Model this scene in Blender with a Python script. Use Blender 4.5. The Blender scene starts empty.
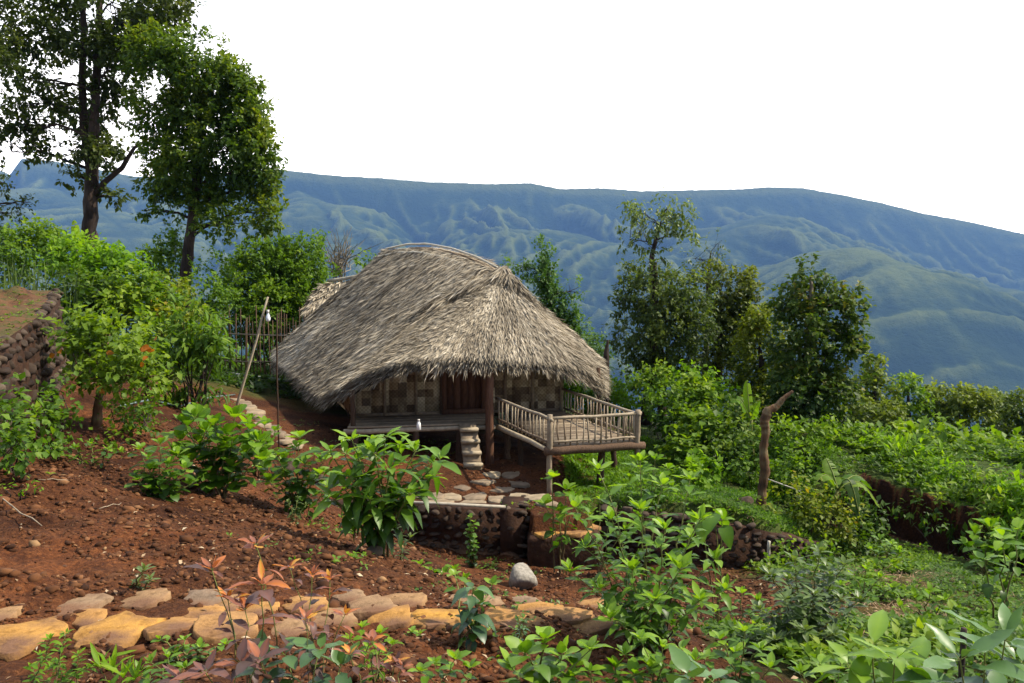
import bpy, math, random
import numpy as np
from mathutils import Vector

# ------------------------------------------------------------------ camera, sky, sun, exposure
S = bpy.context.scene
F, HX, HY, HOR = 880.0, 512.0, 341.5, 270.0
PITCH = math.atan((HY - HOR) / F)
cam_d = bpy.data.cameras.new('camera')
cam = bpy.data.objects.new('camera', cam_d)
S.collection.objects.link(cam)
cam_d.sensor_width = 36.0
cam_d.lens = F / 1024 * 36.0
cam_d.clip_start = 0.1
cam_d.clip_end = 30000
cam.location = (0, 0, 0)
cam.rotation_euler = (math.radians(90) - PITCH, 0, 0)
S.camera = cam
S.view_settings.view_transform = 'Standard'
S.view_settings.look = 'None'
S.view_settings.gamma = 1
S.view_settings.exposure = 0.78
S.view_settings.use_curve_mapping = False
S.cycles.use_denoising = True
S.cycles.max_bounces = 8
S.cycles.diffuse_bounces = 3
S.cycles.glossy_bounces = 2
S.cycles.transmission_bounces = 4
S.cycles.volume_bounces = 0
S.cycles.transparent_max_bounces = 6

HAZE = 1.2e-4
SUN_AZ, SUN_EL = math.radians(88), math.radians(48)      # azimuth from the view direction (+Y) towards +X
w = bpy.data.worlds.new('World')
S.world = w
w.use_nodes = True
nt = w.node_tree
nt.nodes.clear()
out = nt.nodes.new('ShaderNodeOutputWorld')
sky = nt.nodes.new('ShaderNodeTexSky')
sky.sky_type = 'NISHITA'
sky.sun_disc = False
sky.sun_elevation = SUN_EL
sky.sun_rotation = SUN_AZ
sky.air_density = 1.0
sky.dust_density = 2.0
bg1 = nt.nodes.new('ShaderNodeBackground')
bg1.inputs[1].default_value = 0.08
nt.links.new(sky.outputs[0], bg1.inputs[0])
bg2 = nt.nodes.new('ShaderNodeBackground')          # bright thin cloud
tc = nt.nodes.new('ShaderNodeTexCoord')
mp = nt.nodes.new('ShaderNodeMapping')
mp.inputs['Scale'].default_value = (1.2, 1.2, 4.0)
nz = nt.nodes.new('ShaderNodeTexNoise')
nz.inputs['Scale'].default_value = 1.6
nz.inputs['Detail'].default_value = 6
nt.links.new(tc.outputs['Generated'], mp.inputs[0])
nt.links.new(mp.outputs[0], nz.inputs[0])
cr = nt.nodes.new('ShaderNodeValToRGB')
cr.color_ramp.elements[0].position = 0.3
cr.color_ramp.elements[0].color = (1.05, 1.10, 1.20, 1)
cr.color_ramp.elements[1].position = 0.7
cr.color_ramp.elements[1].color = (0.70, 0.78, 0.92, 1)
nt.links.new(nz.outputs[0], cr.inputs[0])
hg = nt.nodes.new('ShaderNodeMapRange')
hg.inputs[1].default_value = 0.0
hg.inputs[2].default_value = 0.32
hg.inputs[3].default_value = 1.0
hg.inputs[4].default_value = 0.0
hm = nt.nodes.new('ShaderNodeMix')
hm.data_type = 'RGBA'
hm.inputs[7].default_value = (4.6, 4.2, 3.7, 1)
nt.links.new(cr.outputs[0], hm.inputs[6])
nt.links.new(hg.outputs[0], hm.inputs[0])
nt.links.new(hm.outputs[2], bg2.inputs[0])
bg2.inputs[1].default_value = 1.0
sx = nt.nodes.new('ShaderNodeSeparateXYZ')
nt.links.new(tc.outputs['Generated'], sx.inputs[0])
nt.links.new(sx.outputs[2], hg.inputs[0])
mr = nt.nodes.new('ShaderNodeMapRange')              # the cloud sheet covers the sky ahead, breaking up behind
mr.inputs[1].default_value = -0.5
mr.inputs[2].default_value = 0.35
mr.inputs[3].default_value = 0.15
mr.inputs[4].default_value = 1.0
nt.links.new(sx.outputs[1], mr.inputs[0])
mx = nt.nodes.new('ShaderNodeMixShader')
nt.links.new(mr.outputs[0], mx.inputs[0])
nt.links.new(bg1.outputs[0], mx.inputs[1])
nt.links.new(bg2.outputs[0], mx.inputs[2])
nt.links.new(mx.outputs[0], out.inputs[0])

sl = bpy.data.lights.new('sun', 'SUN')
sl.energy = 5.0
sl.angle = math.radians(0.6)
sl.color = (1.0, 0.91, 0.74)
sun = bpy.data.objects.new('sun', sl)
S.collection.objects.link(sun)
sd = Vector((math.sin(SUN_AZ) * math.cos(SUN_EL), math.cos(SUN_AZ) * math.cos(SUN_EL), math.sin(SUN_EL)))
sun.rotation_euler = sd.to_track_quat('Z', 'Y').to_euler()
sun.location = (0, 0, 30)

# ------------------------------------------------------------------ helpers
def at(px, py, D):
    """world point seen at pixel (px, py), D metres ahead"""
    u, v = (px - HX) / F, (HY - py) / F
    d = np.array([u, math.cos(PITCH) + v * math.sin(PITCH), v * math.cos(PITCH) - math.sin(PITCH)])
    return d * (D / d[1])

def pix(p):
    x, y, z = p
    dep = y * math.cos(PITCH) - z * math.sin(PITCH)
    up = y * math.sin(PITCH) + z * math.cos(PITCH)
    return HX + F * x / dep, HY - F * up / dep

def H(*a):
    """hash of integer arrays to 0..1"""
    h = np.zeros(np.shape(a[0]), dtype=np.uint64)
    for k, v in enumerate(a):
        h = h * np.uint64(0x9E3779B1) + (np.asarray(v).astype(np.int64) + 100000 + 7919 * k).astype(np.uint64) * np.uint64(0x85EBCA6B)
        h ^= h >> np.uint64(15)
        h = (h * np.uint64(0xC2B2AE35)) & np.uint64(0xFFFFFFFF)
        h ^= h >> np.uint64(13)
    return (h & np.uint64(0xFFFFFF)).astype(float) / 0xFFFFFF

def noise2(x, y, s=0):
    xi, yi = np.floor(x), np.floor(y)
    fx, fy = x - xi, y - yi
    fx, fy = fx * fx * (3 - 2 * fx), fy * fy * (3 - 2 * fy)
    c = lambda i, j: H(xi + i, yi + j, np.zeros_like(xi) + s)
    return (c(0, 0) * (1 - fx) + c(1, 0) * fx) * (1 - fy) + (c(0, 1) * (1 - fx) + c(1, 1) * fx) * fy

def fbm2(x, y, o=4, s=0):
    t, a, n = 0, 1, 0
    for k in range(o):
        t = t + a * noise2(x * 2 ** k + 17.3 * k, y * 2 ** k - 9.1 * k, s + k)
        n += a
        a *= 0.5
    return t / n

def noise3(p, s=0):
    i = np.floor(p)
    f = p - i
    f = f * f * (3 - 2 * f)
    r = 0
    for a in (0, 1):
        for b in (0, 1):
            for c in (0, 1):
                wgt = (f[:, 0] if a else 1 - f[:, 0]) * (f[:, 1] if b else 1 - f[:, 1]) * (f[:, 2] if c else 1 - f[:, 2])
                r = r + wgt * H(i[:, 0] + a, i[:, 1] + b, i[:, 2] + c, np.zeros(len(p)) + s)
    return r

def norm(v):
    return v / np.maximum(np.linalg.norm(v, axis=-1, keepdims=True), 1e-9)

class Geo:
    """collects vertices and faces; becomes ONE mesh object"""
    def __init__(self):
        self.V, self.Fs, self.M, self.A, self.n = [], [], [], [], 0
    def add(self, V, F, mat=0, var=0.5):
        V = np.asarray(V, float).reshape(-1, 3)
        F = np.asarray(F, np.int64)
        self.V.append(V)
        self.Fs.append(F + self.n)
        self.M.append(np.full(len(F), mat, np.int32))
        self.A.append(np.broadcast_to(np.asarray(var, float), (len(V),)).copy())
        self.n += len(V)
        return self
    def box(self, c, size, ax=None, mat=0, var=0.5):
        """box at centre c, full size, optional 3 axes"""
        a = np.eye(3) if ax is None else np.asarray(ax, float)
        s = np.array([[x, y, z] for x in (-.5, .5) for y in (-.5, .5) for z in (-.5, .5)]) * np.asarray(size)
        V = np.asarray(c) + s @ a
        self.add(V, [[0, 1, 3, 2], [4, 6, 7, 5], [0, 4, 5, 1], [2, 3, 7, 6], [0, 2, 6, 4], [1, 5, 7, 3]], mat, var)
        return self
    def beam(self, p, q, wd, ht, mat=0, var=0.5, up=(0, 0, 1)):
        p, q = np.asarray(p, float), np.asarray(q, float)
        d = q - p
        L = np.linalg.norm(d)
        d = d / L
        s = np.cross(d, up)
        s = s / max(np.linalg.norm(s), 1e-6)
        u = np.cross(s, d)
        return self.box((p + q) / 2, (L, wd, ht), [d, s, u], mat, var)
    def tube(self, P, R, n=6, mat=0, var=0.5, cap=True, bump=0.0, seed=0):
        P = np.asarray(P, float)
        m = len(P)
        R = np.broadcast_to(np.asarray(R, float), (m,))
        T = norm(np.gradient(P, axis=0))
        ref = np.array([0.31, 0.17, 0.93]) if abs(T[0][2]) < 0.9 else np.array([0.9, 0.3, 0.1])
        a = norm(np.cross(T, ref))
        b = np.cross(T, a)
        th = np.arange(n) / n * 2 * np.pi
        rr = R[:, None] * (1 + (bump * (H(np.arange(m)[:, None] + seed * 31 + 0 * th[None, :], np.arange(n)[None, :] + np.zeros((m, 1))) - .5) if bump else 0))
        V = P[:, None, :] + rr[..., None] * (a[:, None, :] * np.cos(th)[None, :, None] + b[:, None, :] * np.sin(th)[None, :, None])
        i, j = np.meshgrid(np.arange(m - 1), np.arange(n), indexing='ij')
        q = np.stack([i * n + j, i * n + (j + 1) % n, (i + 1) * n + (j + 1) % n, (i + 1) * n + j], -1).reshape(-1, 4)
        self.add(V, q, mat, var)
        if cap:
            base = self.n - m * n
            for e, r in ((0, range(n - 1, -1, -1)), (m - 1, range(n))):
                c = self.n
                self.V.append(P[e:e + 1]); self.A.append(np.array([np.mean(var)])); self.n += 1
                r = list(r)
                f = np.array([[base + e * n + r[k], base + e * n + r[(k + 1) % n], c] for k in range(n)])
                self.Fs.append(f); self.M.append(np.full(n, mat, np.int32))
        return self
    def empty(self):
        return self.n == 0

def build(name, g, mats, parent=None, origin=None, smooth=False):
    if parent is not None:
        o_w = np.array(wloc(parent))
    else:
        o_w = np.array(origin if origin is not None else (0, 0, 0), float)
    V = np.concatenate(g.V) - o_w
    me = bpy.data.meshes.new(name)
    me.vertices.add(len(V))
    me.vertices.foreach_set('co', V.astype(np.float32).ravel())
    loops = np.concatenate([f.ravel() for f in g.Fs])
    tot = np.concatenate([np.full(len(f), f.shape[1]) for f in g.Fs])
    start = np.concatenate([[0], np.cumsum(tot)[:-1]])
    me.loops.add(len(loops))
    me.loops.foreach_set('vertex_index', loops.astype(np.int32))
    me.polygons.add(len(tot))
    me.polygons.foreach_set('loop_start', start.astype(np.int32))
    me.polygons.foreach_set('loop_total', tot.astype(np.int32))
    me.polygons.foreach_set('material_index', np.concatenate(g.M))
    if smooth:
        me.polygons.foreach_set('use_smooth', np.ones(len(tot), bool))
    at_ = me.attributes.new('var', 'FLOAT', 'POINT')
    at_.data.foreach_set('value', np.concatenate(g.A).astype(np.float32))
    for m in (mats if isinstance(mats, (list, tuple)) else [mats]):
        me.materials.append(m)
    me.update(calc_edges=True)
    o = bpy.data.objects.new(name, me)
    S.collection.objects.link(o)
    if parent is not None:
        o.parent = parent
        o['_w'] = (0.0, 0.0, 0.0)
    else:
        o.location = o_w
    return o

def wloc(o):
    p = Vector((0, 0, 0))
    while o is not None:
        p = p + o.location
        o = o.parent
    return p

def tag(o, label=None, cat=None, group=None, kind=None):
    for k, v in (('label', label), ('category', cat), ('group', group), ('kind', kind)):
        if v is not None:
            o[k] = v
    return o

def thing(name, label, cat, loc=(0, 0, 0), group=None):
    o = bpy.data.objects.new(name, None)
    o.empty_display_size = 0.2
    S.collection.objects.link(o)
    o.location = tuple(float(v) for v in loc)
    return tag(o, label, cat, group)

# ---- materials
def mat(name, rough=0.8, spec=0.2):
    m = bpy.data.materials.new(name)
    m.use_nodes = True
    b = m.node_tree.nodes['Principled BSDF']
    b.inputs['Roughness'].default_value = rough
    b.inputs['Specular IOR Level'].default_value = spec
    return m, m.node_tree, b

def node(nt, t, **kw):
    n = nt.nodes.new(t)
    for k, v in kw.items():
        if k in n.inputs.keys() if isinstance(k, str) else False:
            n.inputs[k].default_value = v
        else:
            setattr(n, k, v)
    return n

def ramp(nt, fac, stops):
    r = nt.nodes.new('ShaderNodeValToRGB')
    e = r.color_ramp.elements
    while len(e) < len(stops):
        e.new(0.5)
    for k, (p, c) in enumerate(stops):
        e[k].position = p
        e[k].color = (*c, 1)
    nt.links.new(fac, r.inputs[0])
    return r.outputs[0]

def tex(nt, scale, detail=4, rough=0.55, stretch=None, kind='noise', coord='Object', dist=0.0):
    tc = nt.nodes.new('ShaderNodeTexCoord')
    src = tc.outputs[coord]
    if stretch:
        mp = nt.nodes.new('ShaderNodeMapping')
        mp.inputs['Scale'].default_value = stretch
        nt.links.new(src, mp.inputs[0])
        src = mp.outputs[0]
    if kind == 'noise':
        n = nt.nodes.new('ShaderNodeTexNoise')
        n.inputs['Scale'].default_value = scale
        n.inputs['Detail'].default_value = detail
        n.inputs['Roughness'].default_value = rough
        n.inputs['Distortion'].default_value = dist
        o = n.outputs[0]
    else:
        n = nt.nodes.new('ShaderNodeTexVoronoi')
        n.inputs['Scale'].default_value = scale
        o = n.outputs[0]
    nt.links.new(src, n.inputs['Vector'])
    return o

def attr(nt, name='var'):
    a = nt.nodes.new('ShaderNodeAttribute')
    a.attribute_name = name
    return a.outputs['Fac']

def mixc(nt, a, b, fac, mode='MIX'):
    m = nt.nodes.new('ShaderNodeMix')
    m.data_type = 'RGBA'
    m.blend_type = mode
    for s, v in ((0, fac), (6, a), (7, b)):
        if hasattr(v, 'is_output'):
            nt.links.new(v, m.inputs[s])
        else:
            m.inputs[s].default_value = v if s == 0 else (*v, 1)
    return m.outputs[2]

def math_(nt, op, a, b=0.5):
    m = nt.nodes.new('ShaderNodeMath')
    m.operation = op
    for s, v in ((0, a), (1, b)):
        if hasattr(v, 'is_output'):
            nt.links.new(v, m.inputs[s])
        else:
            m.inputs[s].default_value = v
    return m.outputs[0]

def bump(nt, b, h, strength=0.5, dist=0.02):
    n = nt.nodes.new('ShaderNodeBump')
    n.inputs['Strength'].default_value = strength
    n.inputs['Distance'].default_value = dist
    nt.links.new(h, n.inputs['Height'])
    nt.links.new(n.outputs[0], b.inputs['Normal'])

def leaf_mat(name, stops, rough=0.52, spec=0.22, trans=0.35, tint=(1.7, 1.7, 0.5)):
    m, nt, b = mat(name, rough, spec)
    v = attr(nt)
    c = ramp(nt, v, stops)
    nz = tex(nt, 14, 2)
    c = mixc(nt, c, (0.6, 0.66, 0.5), math_(nt, 'MULTIPLY', nz, 0.45), 'MULTIPLY')
    nt.links.new(c, b.inputs['Base Color'])
    tr = nt.nodes.new('ShaderNodeBsdfTranslucent')
    c2 = mixc(nt, c, tint, 1.0, 'MULTIPLY')
    nt.links.new(c2, tr.inputs[0])
    mx = nt.nodes.new('ShaderNodeMixShader')
    mx.inputs[0].default_value = trans
    o = [n for n in nt.nodes if n.type == 'OUTPUT_MATERIAL'][0]
    nt.links.new(b.outputs[0], mx.inputs[1])
    nt.links.new(tr.outputs[0], mx.inputs[2])
    nt.links.new(mx.outputs[0], o.inputs[0])
    return m

def var_mat(name, stops, rough=0.85, spec=0.15, nscale=None, stretch=None, namt=0.5, bmp=None, bdist=0.02):
    m, nt, b = mat(name, rough, spec)
    c = ramp(nt, attr(nt), stops)
    if nscale:
        n = tex(nt, nscale, 5, 0.6, stretch)
        k = ramp(nt, n, [(0.3, (1 - namt,) * 3), (0.7, (1 + namt * 0.5,) * 3)])
        c = mixc(nt, c, k, 1.0, 'MULTIPLY')
        if bmp:
            bump(nt, b, n, bmp, bdist)
    nt.links.new(c, b.inputs['Base Color'])
    return m

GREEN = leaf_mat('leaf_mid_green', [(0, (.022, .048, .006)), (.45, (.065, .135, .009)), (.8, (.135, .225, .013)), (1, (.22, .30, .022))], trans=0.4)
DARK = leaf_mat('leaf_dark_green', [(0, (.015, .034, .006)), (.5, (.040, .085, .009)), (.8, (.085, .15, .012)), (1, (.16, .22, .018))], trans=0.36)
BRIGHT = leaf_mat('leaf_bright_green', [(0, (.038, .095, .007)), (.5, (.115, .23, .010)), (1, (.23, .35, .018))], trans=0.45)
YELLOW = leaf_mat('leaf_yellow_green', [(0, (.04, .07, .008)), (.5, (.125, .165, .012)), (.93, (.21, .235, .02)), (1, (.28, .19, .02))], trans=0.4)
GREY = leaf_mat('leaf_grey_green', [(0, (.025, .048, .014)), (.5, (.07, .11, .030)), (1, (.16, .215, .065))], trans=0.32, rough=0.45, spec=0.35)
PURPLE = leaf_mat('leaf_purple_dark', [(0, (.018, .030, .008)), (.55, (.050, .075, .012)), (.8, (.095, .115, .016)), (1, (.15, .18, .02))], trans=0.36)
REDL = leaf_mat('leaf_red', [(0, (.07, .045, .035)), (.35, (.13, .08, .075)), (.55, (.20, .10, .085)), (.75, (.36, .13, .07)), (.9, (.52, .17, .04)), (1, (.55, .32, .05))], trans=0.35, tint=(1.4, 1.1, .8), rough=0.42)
BARK = var_mat('bark', [(0, (.022, .015, .012)), (1, (.065, .045, .036))], nscale=9, stretch=(3, 3, .6), bmp=0.7, bdist=0.03)
BARKG = var_mat('grey_bark', [(0, (.10, .085, .065)), (1, (.20, .17, .13))], nscale=12, stretch=(3, 3, .5), bmp=0.6)
STEM = var_mat('green_stem', [(0, (.06, .075, .02)), (.5, (.11, .075, .035)), (1, (.14, .17, .04))], rough=0.6)

# ---- leaves
def leaf_tmpl(n=2, shape='lance', fold=0.25):
    """unit leaf: l 0..1, w -1..1; n segments; returns l, w, h, faces"""
    l = np.linspace(0, 1, n + 1)
    if n == 1:
        L = np.array([0, .45, .45, 1.0]); W = np.array([0, -1, 1, 0.]); Hh = np.array([0, fold, fold, 0])
        return L, W, Hh, np.array([[0, 1, 3], [0, 3, 2]])
    if shape == 'lance':
        wd = np.sin(np.pi * l ** 0.85) ** 0.9
    elif shape == 'ovate':
        wd = np.sin(np.pi * np.clip(l, 0, 1) ** 0.7) ** 0.75
    elif shape == 'obovate':
        wd = np.sin(np.pi * l ** 1.5) ** 0.8
    else:
        wd = np.minimum(1, l * 6) * (1 - l ** 3)
    wd[0] = 0.05
    wd[-1] = 0.0
    L = np.concatenate([l, l, l])
    W = np.concatenate([-wd, 0 * l, wd])
    Hh = np.abs(W) * fold
    m = n + 1
    q = []
    for k in range(n):
        q.append([k, m + k, m + k + 1, k + 1])
        q.append([m + k, 2 * m + k, 2 * m + k + 1, m + k + 1])
    return L, W, Hh, np.array(q)

def leaves(g, B, D, U, L, ratio, tm, var, curl=0.25, mat=0, rng=None, twist=0.0):
    B, D, U = np.asarray(B, float), norm(np.asarray(D, float)), np.asarray(U, float)
    N = len(B)
    if N == 0:
        return
    s = norm(np.cross(D, U))
    n = np.cross(s, D)
    l, w_, h, q = tm
    L = np.broadcast_to(L, (N,))
    ratio = np.broadcast_to(ratio, (N,))
    curl = np.broadcast_to(curl, (N,))
    hh = h[None, :] * ratio[:, None] - curl[:, None] * (l ** 2)[None, :]
    if rng is not None and len(l) > 4:
        hh = hh + rng.normal(0, 0.018, hh.shape) * (w_ != 0)[None, :]
    ll = l[None, :] * (1 - 0.25 * np.abs(curl[:, None]) * l[None, :])
    V = B[:, None, :] + L[:, None, None] * (ll[..., None] * D[:, None, :] + (w_[None, :] * ratio[:, None])[..., None] * s[:, None, :] + hh[..., None] * n[:, None, :])
    k = len(l)
    Fq = (q[None] + (np.arange(N) * k)[:, None, None]).reshape(-1, q.shape[1])
    vv = np.broadcast_to(var, (N,))[:, None] + (np.where(w_ == 0, .10, -.04) + .08 * (l - .5))[None, :] * (1.0 if k > 12 else .3)
    g.add(V.reshape(-1, 3), Fq, mat, np.clip(vv, 0, 1).ravel())

T1, T2, T4 = leaf_tmpl(1), leaf_tmpl(2, 'lance'), leaf_tmpl(4, 'lance')
T6 = leaf_tmpl(7, 'lance', 0.3)
TO = leaf_tmpl(6, 'ovate', 0.22)
TB = leaf_tmpl(6, 'blade', 0.3)
TOB = leaf_tmpl(6, 'obovate', 0.2)

def rdir(rng, n):
    return norm(rng.normal(size=(n, 3)))

def crown_pts(rng, blobs, per_m2, gap=0.42, gscale=1.0, shell=0.5, seed=0):
    """points through the volume of the blobs, thinned by noise into clumps and gaps; blobs (px,py,rx,ry,D[,dens])"""
    P, O = [], []
    for b in blobs:
        px, py, rx, ry, D = b[:5]
        dens = b[5] if len(b) > 5 else 1.0
        c = at(px, py, D)
        R = np.array([rx * D / F, 0.8 * max(rx, ry) * D / F if rx < 3 * ry else rx * D / F * .6, ry * D / F])
        area = np.pi * R[0] * R[2]
        n = int(area * per_m2 * dens * 2) + 4
        d = rdir(rng, n)
        r = rng.random(n) ** (shell)
        lump = 0.78 + 0.42 * noise3(d * 2.3 + c * 1.7, seed + 5)
        p = c + d * R * (r * lump)[:, None]
        k = noise3(p / (gscale * 0.55), seed) * .65 + noise3(p / (gscale * 0.23), seed + 1) * .35
        m = k > gap
        P.append(p[m])
        O.append((d * (r[:, None]))[m])
    return np.concatenate(P), np.concatenate(O)

def foliage(g, rng, blobs, per_m2=60, leaf=0.10, ratio=0.3, k=7, tm=T1, gap=0.42, gscale=1.0, up=0.2, droop=0.3, shell=0.5, spread=0.12, bias=0.0, seed=0, curl=0.2, hang=0.0):
    ratio = ratio * 1.15
    P, O = crown_pts(rng, blobs, per_m2 / k, gap, gscale, shell, seed)
    n = len(P)
    cl = noise3(P / (gscale * 0.8), seed + 9)
    td = norm(O + rdir(rng, n) * 0.6 + np.array([0, 0, up]))
    P2 = np.repeat(P, k, 0)
    t = np.tile(np.arange(k) / k, n)
    td2 = np.repeat(td, k, 0)
    base = P2 + td2 * (t * spread * 2)[:, None] + rng.normal(0, spread * .25, (n * k, 3))
    d = norm(rdir(rng, n * k) * 0.9 + td2 * 0.7 + np.array([0, 0, -droop]))
    u = norm(rdir(rng, n * k) * 0.55 + np.array([0.1, -0.05, 1.0]) + td2 * 0.3)
    L = leaf * 0.97 * rng.uniform(0.6, 1.3, n * k)
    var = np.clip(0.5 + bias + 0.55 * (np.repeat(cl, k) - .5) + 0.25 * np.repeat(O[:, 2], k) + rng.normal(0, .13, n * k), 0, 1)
    leaves(g, base, d, u, L, ratio, tm, var, curl)
    return P

def limbs(g, rng, trunk, rad, targets, r0=0.05, sub=3, subr=0.5, tips=None, wig=0.08):
    """branches from the trunk polyline towards each target"""
    trunk = np.asarray(trunk)
    for c in targets:
        c = np.asarray(c)
        dz = c[2] - trunk[:, 2]
        cand = np.where(dz > 0.15 * np.linalg.norm(c[:2] - trunk[:, :2], axis=1))[0]
        i = cand[-1] if len(cand) else int(np.argmin(np.abs(trunk[:, 2] - (c[2] - .15))))
        i = max(1, min(i, len(trunk) - 1)) if i else 1
        a = trunk[i]
        L = np.linalg.norm(c - a)
        if L < 1e-3:
            continue
        m = 7
        t = np.linspace(0, 1, m)[:, None]
        P = a + (c - a) * t + np.array([0, 0, 1]) * (np.sin(np.pi * t) * L * 0.08) + rng.normal(0, wig * L * .3, (m, 3)) * np.sin(np.pi * t)
        ra = min(rad[i] * 0.5, r0 * .6)
        g.tube(P, np.linspace(ra, ra * 0.25, m), 5, var=rng.random(), cap=False)
        if tips is not None and len(tips):
            dd = np.linalg.norm(tips - c, axis=1)
            near = tips[np.argsort(dd)[:max(sub * 6, 8)]]
            near = near[rng.permutation(len(near))[:sub]]
            for q in near:
                j = rng.integers(2, m)
                s = P[j]
                t2 = np.linspace(0, 1, 4)[:, None]
                Q = s + (q - s) * t2 + rng.normal(0, 0.05 * np.linalg.norm(q - s), (4, 3)) * np.sin(np.pi * t2)
                g.tube(Q, np.linspace(ra * .4, ra * .12, 4), 4, var=rng.random(), cap=False)

def tree(name, label, cat, trunk_px, D, widths, blobs, mats=(None, None), group=None, seed=0, sub=5, base_drop=0.0, limb_r=0.06, dens=60, crown_name='crown', **kw):
    """trunk_px: pixel polyline base->top at distance D; widths px"""
    rng = np.random.default_rng(seed)
    T = np.array([at(x, y, D) for x, y in trunk_px])
    gz = float(ground_z(T[0][0], T[0][1]))
    if T[0][2] > gz - 0.02:
        T = np.vstack([[T[0][0] + 0.0, T[0][1], gz - 0.1], T])
        widths = [widths[0] * 1.15] + list(widths)
    R = np.array(widths) * D / F / 2
    tt = np.linspace(0, len(T) - 1, len(T) * 5)
    TP = np.stack([np.interp(tt, np.arange(len(T)), T[:, k]) for k in range(3)], 1)
    TR = np.interp(tt, np.arange(len(T)), R)
    TP[1:-1] += rng.normal(0, R.mean() * .06, TP[1:-1].shape) * np.array([1, 1, 0])
    root = thing(name, label, cat, (TP[0][0], TP[0][1], gz), group)
    gt, gc = Geo(), Geo()
    TP[0][2] = gz - 0.1
    gt.tube(TP, TR, 9, var=np.repeat(rng.random(len(TP)), 9), bump=0.25, seed=seed)
    kw['bias'] = kw.get('bias', 0) + .07
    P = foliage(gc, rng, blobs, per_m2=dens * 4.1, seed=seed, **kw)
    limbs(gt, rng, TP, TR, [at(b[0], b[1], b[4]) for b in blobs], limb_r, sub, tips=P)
    build('trunk', gt, [mats[0] or BARK], root, smooth=True)
    build(crown_name, gc, [mats[1] or GREEN], root)
    return root

def bush(name, label, cat, blobs, mt=None, group=None, seed=0, dens=60, nst=6, stem_r=0.012, stem_mat=None, **kw):
    rng = np.random.default_rng(seed)
    cs = [at(b[0], b[1], b[4]) for b in blobs]
    c = np.mean(cs, 0)
    gz = float(ground_z(c[0], c[1]))
    root = thing(name, label, cat, (c[0], c[1], gz), group)
    gs, gc = Geo(), Geo()
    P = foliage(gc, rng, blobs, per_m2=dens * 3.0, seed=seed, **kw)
    for k in range(nst):
        q = P[rng.integers(len(P))]
        b = np.array([c[0] + (q[0] - c[0]) * .35, c[1] + (q[1] - c[1]) * .35, 0])
        b[2] = float(ground_z(b[0], b[1])) - .04
        t = np.linspace(0, 1, 5)[:, None]
        Q = b + (q - b) * t + rng.normal(0, .05, (5, 3)) * np.sin(np.pi * t)
        gs.tube(Q, np.linspace(stem_r, stem_r * .4, 5), 5, var=rng.random(), cap=False)
    build('stem', gs, [stem_mat or BARK], root, smooth=True)
    build('foliage', gc, [mt or GREEN], root)
    return root

# rocks
def _ico(sub):
    import bmesh
    bm = bmesh.new()
    bmesh.ops.create_icosphere(bm, subdivisions=sub, radius=1)
    V = np.array([v.co[:] for v in bm.verts])
    Fc = np.array([[v.index for v in f.verts] for f in bm.faces])
    bm.free()
    return V, Fc
ICO = {k: _ico(k) for k in (1, 2, 3)}

def rock(g, c, size, rng, sub=2, rot=None, mat=0, var=0.5, cuts=7, cut=0.72):
    V, Fc = ICO[sub]
    V = V.copy()
    for k in range(cuts):
        n = norm(rng.normal(size=3))
        d = V @ n
        lim = cut * rng.uniform(.85, 1.2)
        m = d > lim
        V[m] -= n * (d[m] - lim)[:, None] * 0.9
    V = V * (1 + 0.10 * (noise3(V * 2.5 + rng.random(3) * 50, 3) - .5)[:, None])
    V = V * np.asarray(size) / 1.6
    if rot is None:
        a = rng.uniform(0, 2 * np.pi)
        rot = np.array([[math.cos(a), math.sin(a), 0], [-math.sin(a), math.cos(a), 0], [0, 0, 1]])
    g.add(V @ rot + np.asarray(c), Fc, mat, var)
# ------------------------------------------------------------------ terrain
def _tps(ctrl, smooth=0.02):
    C = np.array(ctrl)
    P, z = C[:, :2], C[:, 2]
    # work in warped coordinates so near points are not swamped by far ones
    Q = warp(P)
    n = len(Q)
    r = np.linalg.norm(Q[:, None] - Q[None], axis=2)
    K = np.where(r > 0, r ** 2 * np.log(r + 1e-9), 0) + np.eye(n) * smooth
    A = np.block([[K, np.ones((n, 1)), Q], [np.ones((1, n)), np.zeros((1, 3))], [Q.T, np.zeros((2, 3))]])
    s = np.linalg.solve(A, np.concatenate([z, [0, 0, 0]]))
    return Q, s

def warp(P):
    y = np.maximum(P[:, 1], -3)
    s = 1.0 / (y + 8.0)
    return np.stack([P[:, 0] * s * 12, np.log(y + 8.0) * 12], 1)

def _ev(mod, P):
    Q, s = mod
    W = warp(P)
    out = np.zeros(len(P))
    n = len(Q)
    for a in range(0, len(P), 20000):
        X = W[a:a + 20000]
        r = np.linalg.norm(X[:, None] - Q[None], axis=2)
        out[a:a + 20000] = np.where(r > 0, r ** 2 * np.log(r + 1e-9), 0) @ s[:n] + s[n] + X @ s[n + 1:]
    return out

def c(px, py, D):
    p = at(px, py, D)
    return (p[0], p[1], p[2])

def cz(px, z, D):
    return ((px - HX) / F * D, D, z)

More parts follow.
